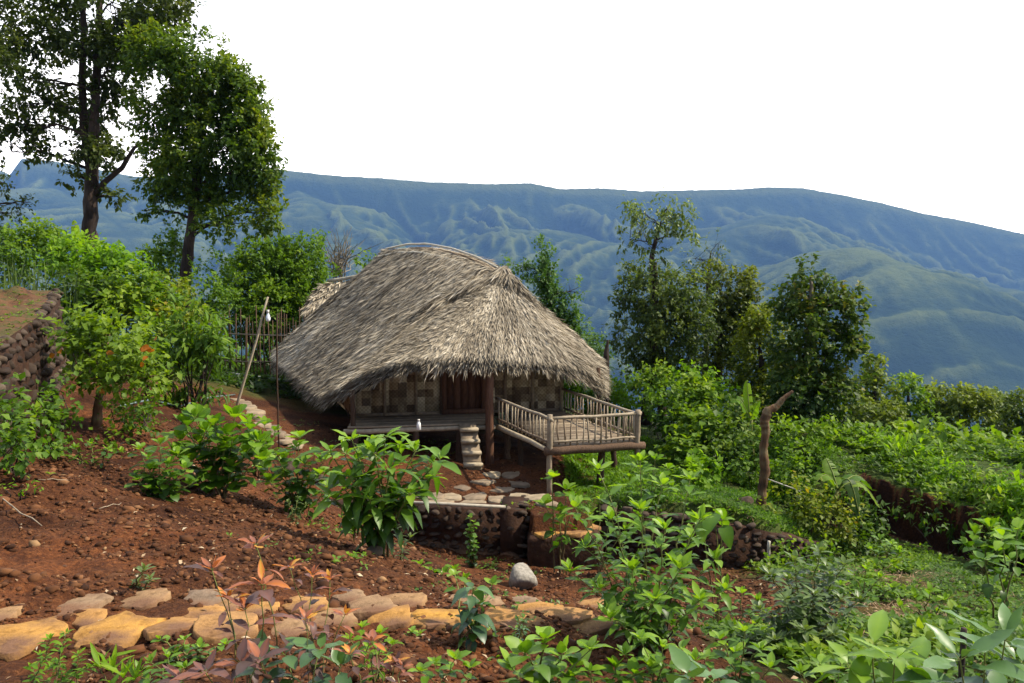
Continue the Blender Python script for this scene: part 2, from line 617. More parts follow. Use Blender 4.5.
shared = [cz(0, -1.93, 8.5), cz(60, -1.9, 8), cz(60, -1.85, 11), cz(-150, -1.6, 9), cz(-200, -1.5, 14), cz(1200, -4.4, 9), cz(1200, -4.9, 14),
          (-6, 0, -1.6), (0, -4, -1.6), (6, 0, -1.9), (0, 0, -1.72), (-12, 4, -1.4), (12, 4, -2.9), (-6, -12, -1.2), (6, -12, -1.4)]
FR = shared + [c(20, 640, 4.5), c(150, 640, 4.6), (0, 2, -1.78), (-1.5, 3, -1.85), (1.5, 3, -2.0), (3, 3, -2.15), c(300, 630, 4.8), c(440, 620, 5.4), c(600, 612, 5.9),
      c(100, 560, 6), c(250, 560, 6.2), c(50, 500, 7.5), c(150, 500, 8.4), c(250, 500, 9.8), c(120, 450, 10.3), c(190, 440, 12), c(330, 508, 11.6), c(400, 560, 8.2), c(450, 582, 8.6),
      c(450, 556, 12.9), c(330, 530, 12.4), c(522, 590, 11), c(570, 582, 11.6), c(640, 640, 6.6), c(735, 600, 10), c(760, 572, 12.6), c(640, 575, 12.4), c(830, 575, 12.8),
      c(850, 640, 6.5), c(1000, 640, 6.5), c(700, 683, 5), c(1000, 690, 4.9), c(900, 570, 11), c(900, 536, 15), c(1000, 576, 13), c(1000, 600, 10), c(290, 450, 14.5), c(220, 425, 14)]
TE = shared + [c(190, 440, 12), c(230, 415, 15.5), c(290, 440, 16), c(350, 452, 15.6), c(300, 503, 13.4), c(420, 508, 13.3), c(520, 510, 13.2), c(470, 478, 15.2), cz(450, -3.55, 18), cz(540, -3.65, 16), c(600, 500, 13.8),
      c(650, 480, 15.5), c(740, 503, 13.8), c(830, 548, 13.6), c(700, 467, 17.3), cz(650, -3.9, 22), cz(800, -4.1, 20), cz(560, -3.7, 20), c(200, 400, 17), c(260, 385, 22), c(150, 380, 19), cz(40, -2.1, 24),
      cz(100, -2.4, 30), cz(300, -3.1, 26), cz(450, -3.7, 24), cz(620, -4.3, 26), cz(760, -4.6, 24), c(860, 520, 16), cz(900, -4.6, 19), cz(1000, -4.7, 16), cz(900, -9, 32), cz(1010, -9, 30), cz(600, -7, 36),
      cz(300, -4.6, 38), cz(100, -3.6, 40), cz(512, -14, 52), cz(60, -9, 60), cz(900, -19, 52), cz(-300, -2, 30), cz(1300, -9, 30), (-90, 90, -40), (0, 90, -52), (90, 90, -60), (-40, 70, -22)]
mF, mT = _tps(FR), _tps(TE)
_ex = np.array([-30, -7, -4.6, -3.3, 0.0, 0.22, 0.30, 1.15, 1.3, 3.9, 5.0, 6.5, 7.8, 30])
_ey = np.array([15, 14.5, 14.0, 13.5, 13.15, 13.15, 12.65, 12.75, 13.35, 13.0, 13.6, 15.3, 13.2, 12.0])

def base_z(x, y):
    P = np.stack([np.ravel(x), np.ravel(y)], 1).astype(float)
    f, t = _ev(mF, P), _ev(mT, P)
    e = np.interp(P[:, 0], _ex, _ey) + 0.10
    w_ = np.where((P[:, 0] > -4) & (P[:, 0] < 4.2), 0.07, 0.8)
    m = np.clip((P[:, 1] - e) / w_ * 0.5 + 0.5, 0, 1)
    m = m * m * (3 - 2 * m)
    z = f * (1 - m) + t * m
    # bank under the hedge on the right
    k = np.clip((P[:, 1] - e - .25) / .35, 0, 1) * np.clip((P[:, 0] - 5.2) / .8, 0, 1) * np.clip((24 - P[:, 1]) / 6, 0, 1)
    return z + 0.85 * k

def ground_n(x, y):
    x, y = np.ravel(x).astype(float), np.ravel(y).astype(float)
    rough = np.clip((y + 2) / 3, 0, 1) * np.clip((60 - y) / 20, 0, 1)
    terr = np.where(y > np.interp(x, _ex, _ey), 0.35, 1.0)
    n = (fbm2(x * 1.3, y * 1.3, 3, 3) - .5) * 0.16 + (fbm2(x * 5, y * 5, 4, 11) - .5) * 0.13 * terr
    return n * rough

_gx, _gy = np.linspace(-45, 45, 721), np.linspace(-3, 70, 585)
_GX, _GY = np.meshgrid(_gx, _gy, indexing='ij')

def ground_z(x, y):
    sh = np.shape(x)
    z = base_z(x, y) + ground_n(x, y)
    return z.reshape(sh) if sh else z[0]

t = np.linspace(0, 1, 560)
Yr = np.concatenate([np.linspace(-30, 0.8, 18)[:-1], 0.8 * (90 / 0.8) ** 0 + (np.exp(t * math.log(97 / 3.8)) * 3.8 - 3.8) * (89.2 / 93.2)])
U = np.sign(np.linspace(-1, 1, 641)) * np.abs(np.linspace(-1, 1, 641)) ** 1.15 * 1.25
YY, UU = np.meshgrid(Yr, U, indexing='ij')
XX = UU * (np.maximum(YY, 0) + 5) * np.where(YY < 0, 3, 1)
XX = UU * (np.maximum(YY, 0) + 5)
ZZ = ground_z(XX.ravel(), YY.ravel()).reshape(XX.shape)
gg = Geo()
nI, nJ = XX.shape
i, j = np.meshgrid(np.arange(nI - 1), np.arange(nJ - 1), indexing='ij')
q = np.stack([i * nJ + j, i * nJ + j + 1, (i + 1) * nJ + j + 1, (i + 1) * nJ + j], -1).reshape(-1, 4)
# how green the ground is: bare red soil in front, grass on the terrace, weeds to the right
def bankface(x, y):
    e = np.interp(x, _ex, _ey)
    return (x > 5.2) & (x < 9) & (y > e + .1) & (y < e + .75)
def greenness(x, y):
    e = np.interp(x, _ex, _ey)
    g_ = np.clip((x - 2.6 - (y - 5) * .05) / 1.4, 0, 1) * 0.9
    terr = (y > e + .1) & (y < 60)
    g_ = np.where(terr, np.clip((x - 1.0) / .8, 0, 1), g_)
    g_ = np.where(bankface(x, y), 0.0, g_)
    g_ = np.maximum(g_, np.clip((x - .9 - (7.5 - y) * .2) / .8, 0, 1) * .8 * (y < 7.5))
    g_ = np.maximum(g_, np.clip((y - 19) / 3, 0, 1))
    g_ = np.maximum(g_, np.clip((-x - 7.2) / 1.5, 0, 1) * .7)
    return g_
gr = greenness(XX, YY)
bk = bankface(XX, YY)
gr = np.clip(gr + (fbm2(XX * 1.5, YY * 1.5, 3, 8) - .5) * 1.2 * (gr > .02), 0, 1)
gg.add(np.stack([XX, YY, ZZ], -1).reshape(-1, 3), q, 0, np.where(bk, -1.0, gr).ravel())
m, nt, b = mat('soil', 0.9, 0.12)
n1 = tex(nt, 2.2, 8, .65); n2 = tex(nt, 26, 6, .7); n3 = tex(nt, 0.7, 3)
soil = ramp(nt, n2, [(0.25, (.030, .013, .007)), (.5, (.095, .036, .014)), (.75, (.22, .092, .034))])
soil2 = ramp(nt, n1, [(0.3, (.55, .50, .50)), (.7, (1.15, 1.1, 1.05))])
soil = mixc(nt, soil, soil2, 1.0, 'MULTIPLY')
soil = mixc(nt, soil, ramp(nt, n3, [(.38, (.50, .46, .46)), (.5, (.95, .95, .95)), (.65, (1.35, 1.22, 1.05))]), 1.0, 'MULTIPLY')
grs = ramp(nt, n2, [(0.3, (.02, .035, .008)), (.6, (.06, .10, .018)), (.8, (.12, .12, .04))])
colr = mixc(nt, soil, grs, math_(nt, 'MAXIMUM', math_(nt, 'MULTIPLY', attr(nt), 0.9), 0.0))
bank_shade = ramp(nt, math_(nt, 'MULTIPLY', attr(nt), -1.0), [(0.1, (1, 1, 1)), (.9, (.30, .30, .34))])  # shade of the overhung hollow, put into the bank's soil colour
colr = mixc(nt, colr, bank_shade, 1.0, 'MULTIPLY')
nt.links.new(colr, b.inputs['Base Color'])
bump(nt, b, math_(nt, 'ADD', math_(nt, 'MULTIPLY', n1, 2.0), n2), 0.9, 0.05)
SOIL = m
tag(build('ground', gg, SOIL, smooth=True), 'red brown soil of the terraced garden slope', kind='structure')

# ---- far hills: one relief from the valley to the skyline
Dn, Df = 60.0, 9000.0
nD, nU = 460, 900
Dr_ = np.concatenate([np.geomspace(55, 1500, 60)[:-1], np.linspace(1500, 6400, nD - 60), np.linspace(6450, 7200, 6)])
Uh = np.linspace(-1.0, 1.0, nU)
DD, UU = np.meshgrid(Dr_, Uh, indexing='ij')
PX = UU * F + HX
sk = np.array([(-400, 190), (-100, 178), (-20, 176), (8, 172), (16, 176), (28, 160), (60, 163), (100, 170), (140, 178), (200, 176), (283, 171), (300, 173), (340, 177), (380, 179), (430, 183), (490, 185), (530, 184), (560, 190), (600, 189), (640, 192),
               (690, 191), (740, 190), (765, 188), (800, 189), (840, 196), (880, 204), (920, 214), (960, 221), (1024, 235), (1150, 262), (1400, 300)], float)
crest_py = np.interp(PX, sk[:, 0], sk[:, 1])
Dc = 5400 + 350 * np.sin(UU * 3.0) + 200 * (fbm2(UU * 4, UU * 0, 3, 2) - .5)
Zc = (HOR - crest_py) / F * Dc
WX, WY = UU * 5000, DD
wx = (fbm2(WX / 900, WY / 900, 3, 21) - .5)
t = np.clip((Dc - DD) / (Dc - 1700), -1, 1.3)
tp = np.clip(t, 0, 1.3)
prof = 0.20 * (1 - np.exp(-tp / 0.06)) + 0.80 * tp ** 0.95
Zm = Zc - (Zc + 760) * prof
Zm = np.where(t < 0, Zc + t * 500 * 1.5, Zm)
def rid(a, b_, s):
    v = noise2(a, b_, s)
    return (1 - np.abs(2 * v - 1)) ** 1.3
WX2 = UU * DD
wA = (fbm2(WX2 / 1100, WY / 1100, 3, 61) - .5)
wB = (fbm2(WX2 / 420, WY / 420, 3, 62) - .5)
def relief(a, b_, s, A=1.0):
    """ribs and gullies; a runs along the crest, b down the slope (metres)"""
    r = 260 * rid(a / 760 + wA * 1.0, b_ / 2600 + wA, s)
    r += 120 * rid(a / 300 + wA * 1.2 + wB * .5, b_ / 900 + wB, s + 1)
    r += 75 * rid(a / 135 + wB * 1.2, b_ / 420 + wB, s + 2)
    r += 36 * rid(WX2 / 75 + wB * 3.0, WY / 110 + wA * 5, s + 3)
    r += 18 * rid(WX2 / 38, WY / 50, s + 4)
    return (r - 265) * A
rel = relief(WX2 + .45 * WY, WY, 40)
rg = np.clip((rel + 265) / 500, 0, 1)
Zm = Zm + rel * np.clip(tp / .12, 0.03, 1) * np.clip((Dc - DD) / 180 + .08, .08, 1)
def spur(pts, k, A=.7, sd=90):
    """a side ridge given by its crest points (px, py, D), with ribs running down from the crest"""
    C_ = np.array([[(p[0] - HX) / F * p[2], p[2], (HOR - p[1]) / F * p[2]] for p in pts])
    best = np.full(DD.shape, -1e9)
    X_ = UU * DD
    bd = np.full(DD.shape, 1e9); bs = np.zeros(DD.shape); bz = np.zeros(DD.shape)
    s0 = 0.0
    for a, b_ in zip(C_[:-1], C_[1:]):
        ab = b_[:2] - a[:2]; Ls = np.linalg.norm(ab)
        s_ = np.clip(((X_ - a[0]) * ab[0] + (DD - a[1]) * ab[1]) / (ab @ ab), 0, 1)
        dist = np.hypot(X_ - (a[0] + s_ * ab[0]), DD - (a[1] + s_ * ab[1]))
        z = a[2] + s_ * (b_[2] - a[2])
        m_ = dist < bd
        bd = np.where(m_, dist, bd); bs = np.where(m_, s0 + s_ * Ls, bs); bz = np.where(m_, z, bz)
        s0 += Ls
    g_ = relief(bs * 1.25, bd, sd)
    return bz - k * (np.sqrt(bd ** 2 + 100 ** 2) - 100) + (g_ + 60) * np.clip(bd / 420, 0, 1) * A + (g_) * .05
sp1 = spur([(640, 330, 4400), (700, 298, 4100), (760, 268, 3800), (810, 253, 3550), (855, 247, 3400), (885, 258, 3250), (915, 280, 3050), (950, 318, 2850), (1000, 375, 2600), (1060, 430, 2350)], .60)
sp2 = spur([(830, 262, 4700), (900, 272, 4350), (960, 283, 4100), (1024, 292, 3900), (1120, 330, 3500)], .6, sd=110)
sp3 = spur([(560, 232, 4700), (640, 255, 4450), (700, 243, 4500), (770, 215, 4900)], .5, sd=120)
sp4 = spur([(300, 190, 5100), (350, 235, 4400), (420, 300, 3700), (480, 380, 3100)], .55, sd=130)
sp5 = spur([(60, 190, 5000), (120, 225, 4300), (150, 270, 3600), (170, 340, 3000)], .55, sd=140)
Zm = np.maximum(np.maximum(Zm, sp1), np.maximum(np.maximum(sp2, sp3), np.maximum(sp4, sp5)))
near = np.clip((DD - 200) / 900, 0, 1)
Zv = -60 - 700 * near + 60 * (fbm2(WX / 700, WY / 700, 4, 5) - .5) * near
Zh = np.where(DD < 1700, Zv + (np.maximum(Zm, -1e9) - Zv) * np.clip((DD - 1100) / 600, 0, 1), Zm)
Zh = Zh - np.clip((120 - DD) / 60, 0, 1) * 15
gh = Geo()
nI, nJ = DD.shape
i, j = np.meshgrid(np.arange(nI - 1), np.arange(nJ - 1), indexing='ij')
q = np.stack([i * nJ + j, i * nJ + j + 1, (i + 1) * nJ + j + 1, (i + 1) * nJ + j], -1).reshape(-1, 4)
# the valleys and gullies are wooded, the ribs are grass
wood_and_shade = np.clip(0.72 - (rg - .55) * 1.6 + (fbm2(WX / 160, WY / 160, 4, 31) - .5) * .8 - .15 * np.clip(1 - tp / .3, 0, 1), 0, 1)
s1 = np.clip((np.maximum(sp1, sp2) - Zm + 20) / 20, 0, 1)
wood_and_shade = wood_and_shade * (1 - .35 * s1 * np.clip((Zh + 150) / 200, 0, 1))
def blur(A, r):
    for ax_ in (0, 1):
        P_ = np.concatenate([np.repeat(A.take([0], ax_), r, ax_), A, np.repeat(A.take([-1], ax_), r, ax_)], ax_)
        c_ = np.cumsum(P_, ax_)
        n_ = A.shape[ax_]
        A = (c_.take(range(2 * r, 2 * r + n_), ax_) - (c_.take(range(0, n_), ax_) - P_.take(range(0, n_), ax_))) / (2 * r + 1)
    return A
# grass ribs, wooded gullies; curvature also puts relief light and shade into the colour
cv = np.clip((Zh - blur(blur(Zh, 3), 3)) / 8, -1, 1) + .6 * np.clip((Zh - blur(blur(Zh, 11), 11)) / 40, -1, 1)
wood_and_shade = .58 + .35 * (wood_and_shade - .5) - .42 * cv
side = np.clip((UU * DD - np.interp(DD, [2350, 2850, 3250, 3400, 3800, 4400], [1464, 1418, 1378, 1326, 1071, 640])) / 160, 0, 1)  # shade put into the colour: right flank of the near spur darker, left paler
wood_and_shade = np.clip(wood_and_shade + .22 * side * (sp1 > Zm - 1) - .25 * (1 - side) * (sp1 > Zm - 1) * np.clip((Zh + 120) / 120, 0, 1) + .25 * np.clip((-Zh - 60) / 250, 0, 1), 0, 1)
gh.add(np.stack([UU * DD, DD, Zh], -1).reshape(-1, 3), q, 0, wood_and_shade.ravel())
m, nt, b = mat('hill_grass_wood_and_shade', 0.95, 0.05)
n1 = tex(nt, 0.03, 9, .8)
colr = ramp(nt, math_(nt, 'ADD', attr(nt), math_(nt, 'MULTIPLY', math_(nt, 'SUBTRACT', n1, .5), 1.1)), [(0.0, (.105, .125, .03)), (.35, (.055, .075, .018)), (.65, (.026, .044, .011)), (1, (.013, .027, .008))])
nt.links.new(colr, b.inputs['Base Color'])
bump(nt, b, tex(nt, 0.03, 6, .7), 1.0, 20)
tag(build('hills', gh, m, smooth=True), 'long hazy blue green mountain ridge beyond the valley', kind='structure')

# ---- the air
hz = Geo().box((0, 2850, -300), (16000, 8800, 2400))
m = bpy.data.materials.new('air')
m.use_nodes = True
nt = m.node_tree
nt.nodes.clear()
o_ = nt.nodes.new('ShaderNodeOutputMaterial')
v_ = nt.nodes.new('ShaderNodeVolumePrincipled')
v_.inputs['Color'].default_value = (.14, .28, .60, 1)
v_.inputs['Density'].default_value = HAZE
v_.inputs['Anisotropy'].default_value = 0.0
nt.links.new(v_.outputs[0], o_.inputs['Volume'])
tag(build('haze', hz, m), 'blue air between the hut and the far ridge', kind='stuff')
# ------------------------------------------------------------------ the thatched hut
FZ = -2.9
def onz(px, py, z):
    d = at(px, py, 1.0)
    return d * (z / d[2])
def P3(x, y, z):
    return np.array([x, y, z], float)

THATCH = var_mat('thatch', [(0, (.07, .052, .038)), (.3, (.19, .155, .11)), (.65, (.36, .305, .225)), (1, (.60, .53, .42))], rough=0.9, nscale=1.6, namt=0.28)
THATCH_IN = var_mat('thatch_inside', [(0, (.04, .03, .02)), (1, (.10, .075, .05))], nscale=20, namt=.5)
BAMB = var_mat('weathered_bamboo', [(0, (.11, .075, .05)), (.5, (.24, .18, .12)), (1, (.40, .33, .23))], rough=0.7, nscale=14, stretch=(1, 1, 1), namt=.35)
BAMBL = var_mat('pale_bamboo', [(0, (.30, .26, .20)), (1, (.55, .50, .40))], rough=0.6, nscale=10, namt=.3)
WOOD = var_mat('dark_timber', [(0, (.035, .022, .015)), (.5, (.075, .045, .028)), (1, (.13, .08, .05))], rough=0.85, nscale=16, stretch=(4, 4, .8), namt=.5, bmp=.5)
REDW = var_mat('reddish_timber', [(0, (.09, .042, .025)), (1, (.17, .085, .05))], rough=0.75, nscale=12, stretch=(5, 5, .6), namt=.4, bmp=.3)
FLOORM = var_mat('split_bamboo_floor', [(0, (.10, .07, .045)), (.5, (.20, .15, .10)), (1, (.32, .25, .17))], rough=0.75, nscale=9, namt=.3)

# woven bamboo: square patches of light and dark weave
m, nt, b = mat('woven_bamboo', 0.75, 0.15)
tc = nt.nodes.new('ShaderNodeTexCoord')
def cells(scale, off=(0, 0, 0)):
    mp = nt.nodes.new('ShaderNodeMapping')
    mp.inputs['Scale'].default_value = scale
    mp.inputs['Location'].default_value = off
    nt.links.new(tc.outputs['UV'], mp.inputs[0])
    fl = nt.nodes.new('ShaderNodeVectorMath'); fl.operation = 'FLOOR'
    nt.links.new(mp.outputs[0], fl.inputs[0])
    wn = nt.nodes.new('ShaderNodeTexWhiteNoise'); wn.noise_dimensions = '2D'
    nt.links.new(fl.outputs[0], wn.inputs[0])
    return wn.outputs[0]
v1 = cells((5.6, 6.6, 1))
v2 = cells((8.4, 10.4, 1), (3, 1, 0))
wv = nt.nodes.new('ShaderNodeTexChecker'); wv.inputs['Scale'].default_value = 26
nt.links.new(tc.outputs['UV'], wv.inputs[0])
f_ = math_(nt, 'ADD', math_(nt, 'MULTIPLY', v1, .8), math_(nt, 'MULTIPLY', v2, .2))
cc = ramp(nt, f_, [(.2, (.16, .115, .075)), (.42, (.30, .23, .14)), (.6, (.46, .37, .24)), (.85, (.60, .50, .34))])
cc = mixc(nt, cc, (.62, .6, .58), math_(nt, 'MULTIPLY', wv.outputs[1], .7), 'MULTIPLY')
cc = mixc(nt, cc, ramp(nt, tex(nt, 3, 4), [(.3, (.6, .58, .55)), (.7, (1.1, 1.1, 1.1))]), 1.0, 'MULTIPLY')
nt.links.new(cc, b.inputs['Base Color'])
WEAVE = m

def wall_panel(g, p, q, z0, z1, th=0.05):
    """thin upright panel from p to q (ground plan)"""
    g.beam((p[0], p[1], (z0 + z1) / 2), (q[0], q[1], (z0 + z1) / 2), th, z1 - z0)

def uv_wall(o, ax):
    me = o.data
    uv = me.uv_layers.new(name='UVMap')
    co = np.zeros(len(me.vertices) * 3, np.float32); me.vertices.foreach_get('co', co); co = co.reshape(-1, 3)
    vi = np.zeros(len(me.loops), np.int32); me.loops.foreach_get('vertex_index', vi)
    U_ = np.stack([co[vi] @ np.array(ax), co[vi][:, 2]], 1) + 50
    uv.data.foreach_set('uv', U_.astype(np.float32).ravel())

# plan of the hut
W0, W1 = P3(-3.15, 17.30, 0), P3(1.05, 18.05, 0)
W2, W3 = P3(-0.35, 22.4, 0), P3(-4.75, 21.8, 0)
hut = thing('thatched_hut', 'large bamboo hut on stilts with a shaggy thatched roof and railed bamboo deck', 'hut', (-1.2, 19.5, -3.6))

def ring_curve(E, rr, n=220):
    E = np.array(E); k = len(E)
    t = np.linspace(0, k, n, endpoint=False)
    i = np.floor(t).astype(int); f = (t - i)[:, None]
    p0, p1, p2, p3 = E[(i - 1) % k], E[i % k], E[(i + 1) % k], E[(i + 2) % k]
    C = 0.5 * (2 * p1 + (p2 - p0) * f + (2 * p0 - 5 * p1 + 4 * p2 - p3) * f ** 2 + (3 * p1 - p0 - 3 * p2 + p3) * f ** 3)
    C = C * .5 + (p1 * (1 - f) + p2 * f) * .5
    r = np.interp(t, np.arange(k + 1), list(rr) + [rr[0]])
    return C, r

class Roof:
    def __init__(self, E, rr, ridge, bulge=0.22, step=0.0, stepr=None):
        self.C, self.r = ring_curve(E, rr)
        self.n = len(self.C)
        self.ridge = np.array(ridge)
        self.b, self.step, self.sr = bulge, step, stepr
    def S(self, a, t):
        """a in 0..n around the eaves, t 0 ridge .. 1 eave"""
        a = np.asarray(a) % self.n
        i = np.floor(a).astype(int); f = (a - i)
        j = (i + 1) % self.n; i = i % self.n
        e = self.C[i] * (1 - f)[..., None] + self.C[j] * f[..., None]
        rr = self.r[i] * (1 - f) + self.r[j] * f
        k = rr * (len(self.ridge) - 1)
        i0 = np.clip(np.floor(k).astype(int), 0, len(self.ridge) - 2)
        g_ = (k - i0)[..., None]
        top = self.ridge[i0] * (1 - g_) + self.ridge[i0 + 1] * g_
        t_ = np.asarray(t)[..., None]
        p = top * (1 - t_) + e * t_
        up = self.b * np.sin(np.pi * np.clip(t, 0, 1)) ** .9 + 0.07 * (noise2(a * .12, np.asarray(t) * 5, 3) - .5)
        if self.step:
            w_ = np.clip((self.sr[1] - a) / 1.5, 0, 1) * np.clip((a - self.sr[0]) / 3, 0, 1)
            w_ = np.where(a > self.sr[2], np.clip((a - self.sr[2]) / 1.5, 0, 1), w_)
            up = up + self.step * w_ * np.clip(1.25 - t, 0, 1) ** .6 * np.clip(np.asarray(t) * 14, 0, 1)
        p = p + np.stack([0 * up, -0.15 * up, up], -1)
        return p
    def mesh(self, g, nt_=26, dz=0.0, shrink=1.0, mat=0, var=0.3, t0=0.0):
        a = np.arange(self.n)
        t = np.linspace(t0, 1, nt_)
        A, T_ = np.meshgrid(a, t, indexing='ij')
        V = self.S(A.ravel(), T_.ravel() * shrink)
        V[:, 2] += dz
        i, j = np.meshgrid(np.arange(self.n), np.arange(nt_ - 1), indexing='ij')
        i2 = (i + 1) % self.n
        q = np.stack([i * nt_ + j, i2 * nt_ + j, i2 * nt_ + j + 1, i * nt_ + j + 1], -1).reshape(-1, 4)
        g.add(V, q, mat, var)
    def strands(self, g, rng, N, L=(.30, .55), wd=.022, fringe=6000, fl=(.18, .42)):
        # uniform on the surface: weight by ring segment length and t
        seg = np.linalg.norm(np.roll(self.C, -1, 0) - self.C, axis=1)
        cdf = np.concatenate([[0], np.cumsum(seg)]); cdf /= cdf[-1]
        a = np.interp(rng.random(N), cdf, np.arange(self.n + 1)) % self.n
        t = np.clip(rng.random(N) ** .62, 0.02, .985)
        p = self.S(a, t)
        q = self.S(a, t + .05)
        d = norm(q - p)
        side = self.S(a + .4, t) - p
        nrm = norm(np.cross(side, d)); nrm *= np.sign(nrm[:, 2:3] + 1e-9)
        d = norm(d + rng.normal(0, .13, (N, 3)) + nrm * rng.uniform(.0, .16, N)[:, None])
        nn = norm(nrm + rng.normal(0, .35, (N, 3)))
        tiers = (t * 11 + .25 * noise2(a * .3, t * 0, 8)) % 1
        streak = noise2(a * 1.1, t * 2.5, 4)
        var = np.clip(.22 + .30 * streak + .28 * noise2(a * .15, t * 4, 6) + rng.normal(0, .13, N) + .14 * tiers, 0, 1)
        Ls = rng.uniform(*L, N)
        leaves(g, p + nrm * rng.uniform(.0, .06, N)[:, None], d, nn, Ls, wd / Ls * rng.uniform(.6, 1.5, N), leaf_tmpl(3, 'blade', .15), var, curl=rng.uniform(-.04, .12, N))
        # ragged eave
        N = fringe
        a = np.interp(rng.random(N), cdf, np.arange(self.n + 1)) % self.n
        t = rng.uniform(.93, 1.0, N)
        p = self.S(a, t); p[:, 2] -= rng.uniform(0, .14, N)
        d = norm(self.S(a, t) - self.S(a, t - .08))
        side = norm(self.S(a + .4, t) - self.S(a, t))
        d = norm(d * 1.0 + rng.normal(0, .17, (N, 3)) + np.array([0, 0, -.22]) * rng.uniform(.2, 2.0, N)[:, None])
        nn = norm(np.cross(side, d) + rng.normal(0, .4, (N, 3)))
        long_ = .6 + .8 * noise2(a * .9, a * 0, 12)
        Ls = rng.uniform(*fl, N) * long_
        leaves(g, p, d, nn, Ls, wd / Ls * rng.uniform(.7, 1.6, N), leaf_tmpl(3, 'blade', .15), np.clip(.12 + .5 * noise2(a * 1.3, t * 3, 4) + rng.normal(0, .2, N), 0, 1), curl=rng.uniform(0, .25, N))

rng = np.random.default_rng(5)
Epx = [(277, 355, 21.5), (305, 378, 19.3), (328, 400, 17.4), (345, 388, 16.6), (366, 374, 16.2), (400, 362, 16.0), (450, 356, 16.1), (500, 357, 16.3), (545, 360, 16.7), (578, 368, 17.2), (599, 383, 17.9)]
E = [at(*p) for p in Epx]
E += [P3(1.95, 20.0, -2.15), P3(1.0, 22.6, -2.0), P3(-.9, 23.8, -1.9), P3(-3.2, 24.2, -1.95), P3(-5.25, 23.3, -1.95)]
rr = [.12, .4, .75, .93, 1, 1, 1, 1, 1, 1, .96, .75, .4, .1, 0, 0]
ridge = [at(390, 254, 21.8), at(410, 250, 21.1), at(430, 250, 20.4), at(455, 255, 19.7), at(480, 264, 19.1), at(503, 276, 18.5)]
seg1 = 220 / len(E)
RF = Roof(E, rr, ridge, 0.05, 0.17, (0.0, seg1 * 3.1, seg1 * 10.6))
g = Geo()
RF.mesh(g, 28, -0.03, mat=0, var=.22)
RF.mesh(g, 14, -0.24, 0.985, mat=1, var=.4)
RF.strands(g, rng, 240000, wd=.0088, L=(.15, .32), fringe=24000, fl=(.15, .36))
# the lip where the long slope overlaps the hip below the ridge end
N = 7000
f = rng.random(N)
la = np.interp(f, [0, .45, .62, 1], [seg1 * 2.6, seg1 * 4.2, seg1 * 7.0, seg1 * 10.8])
lt = np.interp(f, [0, .45, .55, .7, 1], [.50, .10, .05, .10, .40])
p = RF.S(la, lt); q_ = RF.S(la, lt + .08)
d = norm(q_ - p)
nr = norm(np.cross(RF.S(la + .4, lt) - p, d)); nr *= np.sign(nr[:, 2:3])
hgt = .20 * np.interp(f, [0, .15, .8, 1], [.2, 1, 1, .2])
p = p + nr * (hgt * rng.uniform(.35, 1, N))[:, None] - d * rng.uniform(0, .30, N)[:, None] * np.array([1, 1, 1])
Ls = rng.uniform(.22, .48, N)
leaves(g, p, norm(d + rng.normal(0, .14, (N, 3)) + [0, 0, -.10]), norm(nr + rng.normal(0, .3, (N, 3))), Ls, .012 / Ls * rng.uniform(.6, 1.5, N), leaf_tmpl(3, 'blade', .15), np.clip(rng.normal(.42, .2, N), 0, 1), curl=.03)
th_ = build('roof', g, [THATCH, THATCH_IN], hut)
# ridge cover of split bamboo and its poles
g = Geo()
R_ = np.array([RF.S(np.array([seg1 * 1.2]), np.array([0.0]))[0]] * 0 + list(ridge))
R_ = np.stack([np.interp(np.linspace(0, len(R_) - 1, 24), np.arange(len(R_)), R_[:, k]) for k in range(3)], 1)
sdv = norm(np.cross(norm(np.gradient(R_, axis=0)), [0, 0, 1]))
for s_ in (-1, 1):
    for k in range(16):
        off = .02 + k * .024
        P = R_ + sdv * s_ * off + np.array([0, 0, 1]) * (.115 - off * .62) + rng.normal(0, .008, R_.shape)
        a0 = rng.integers(0, 3); a1 = 24 - rng.integers(0, 3)
        g.tube(P[a0:a1] - [0, 0, .05], .014, 4, var=rng.random() * .8 + .1, cap=False)
build('ridge_cover', g, [BAMB], th_)
for s_, off, zo in ((-1, .30, -.06), (1, .20, .03), (-1, .05, .14)):
    g = Geo()
    P = R_ + sdv * s_ * -off + np.array([0, 0, 1]) * (zo + .0) + norm(np.gradient(R_, axis=0)) * rng.uniform(-.2, .2)
    g.tube(P, .024, 6, var=.7)
    build('ridge_pole', g, [BAMBL], th_)

# walls
ax = norm((W1 - W0))
bx_ = norm((W3 - W0))
def wp(t, off=0.0):
    """a point along the front wall, off metres outwards"""
    n = np.cross(ax, [0, 0, 1.0])
    return W0 + ax * t + n * off
LW = np.linalg.norm(W1 - W0)
d0, d1 = 1.78, 2.62                          # the doorway
g = Geo()
for k in range(12):
    a_, b_ = LW * k / 12, LW * (k + 1) / 12
    zt = min(-2.3 + .34 * (k + .3), -1.15, -1.3 - .35 * (k - 9) if k > 9 else 0)
    if b_ <= d0:
        wall_panel(g, wp(a_), wp(b_), FZ, zt)
    elif a_ < d0:
        wall_panel(g, wp(a_), wp(d0), FZ, zt)
    elif a_ >= d1:
        wall_panel(g, wp(a_), wp(b_), FZ, zt)
    elif b_ > d1:
        wall_panel(g, wp(d1), wp(b_), FZ, zt)
o = build('front_wall', g, [WEAVE], hut); uv_wall(o, ax)
for nm, a_, b_ in (('side_wall', W0, W3), ('side_wall', W1, W2), ('back_wall', W3, W2)):
    g = Geo(); wall_panel(g, a_, b_, FZ, -2.15 if nm != 'side_wall' or a_ is W0 else -1.8)
    o = build(nm, g, [WEAVE], hut); uv_wall(o, norm(b_ - a_))
g = Geo()                                       # battens on the wall
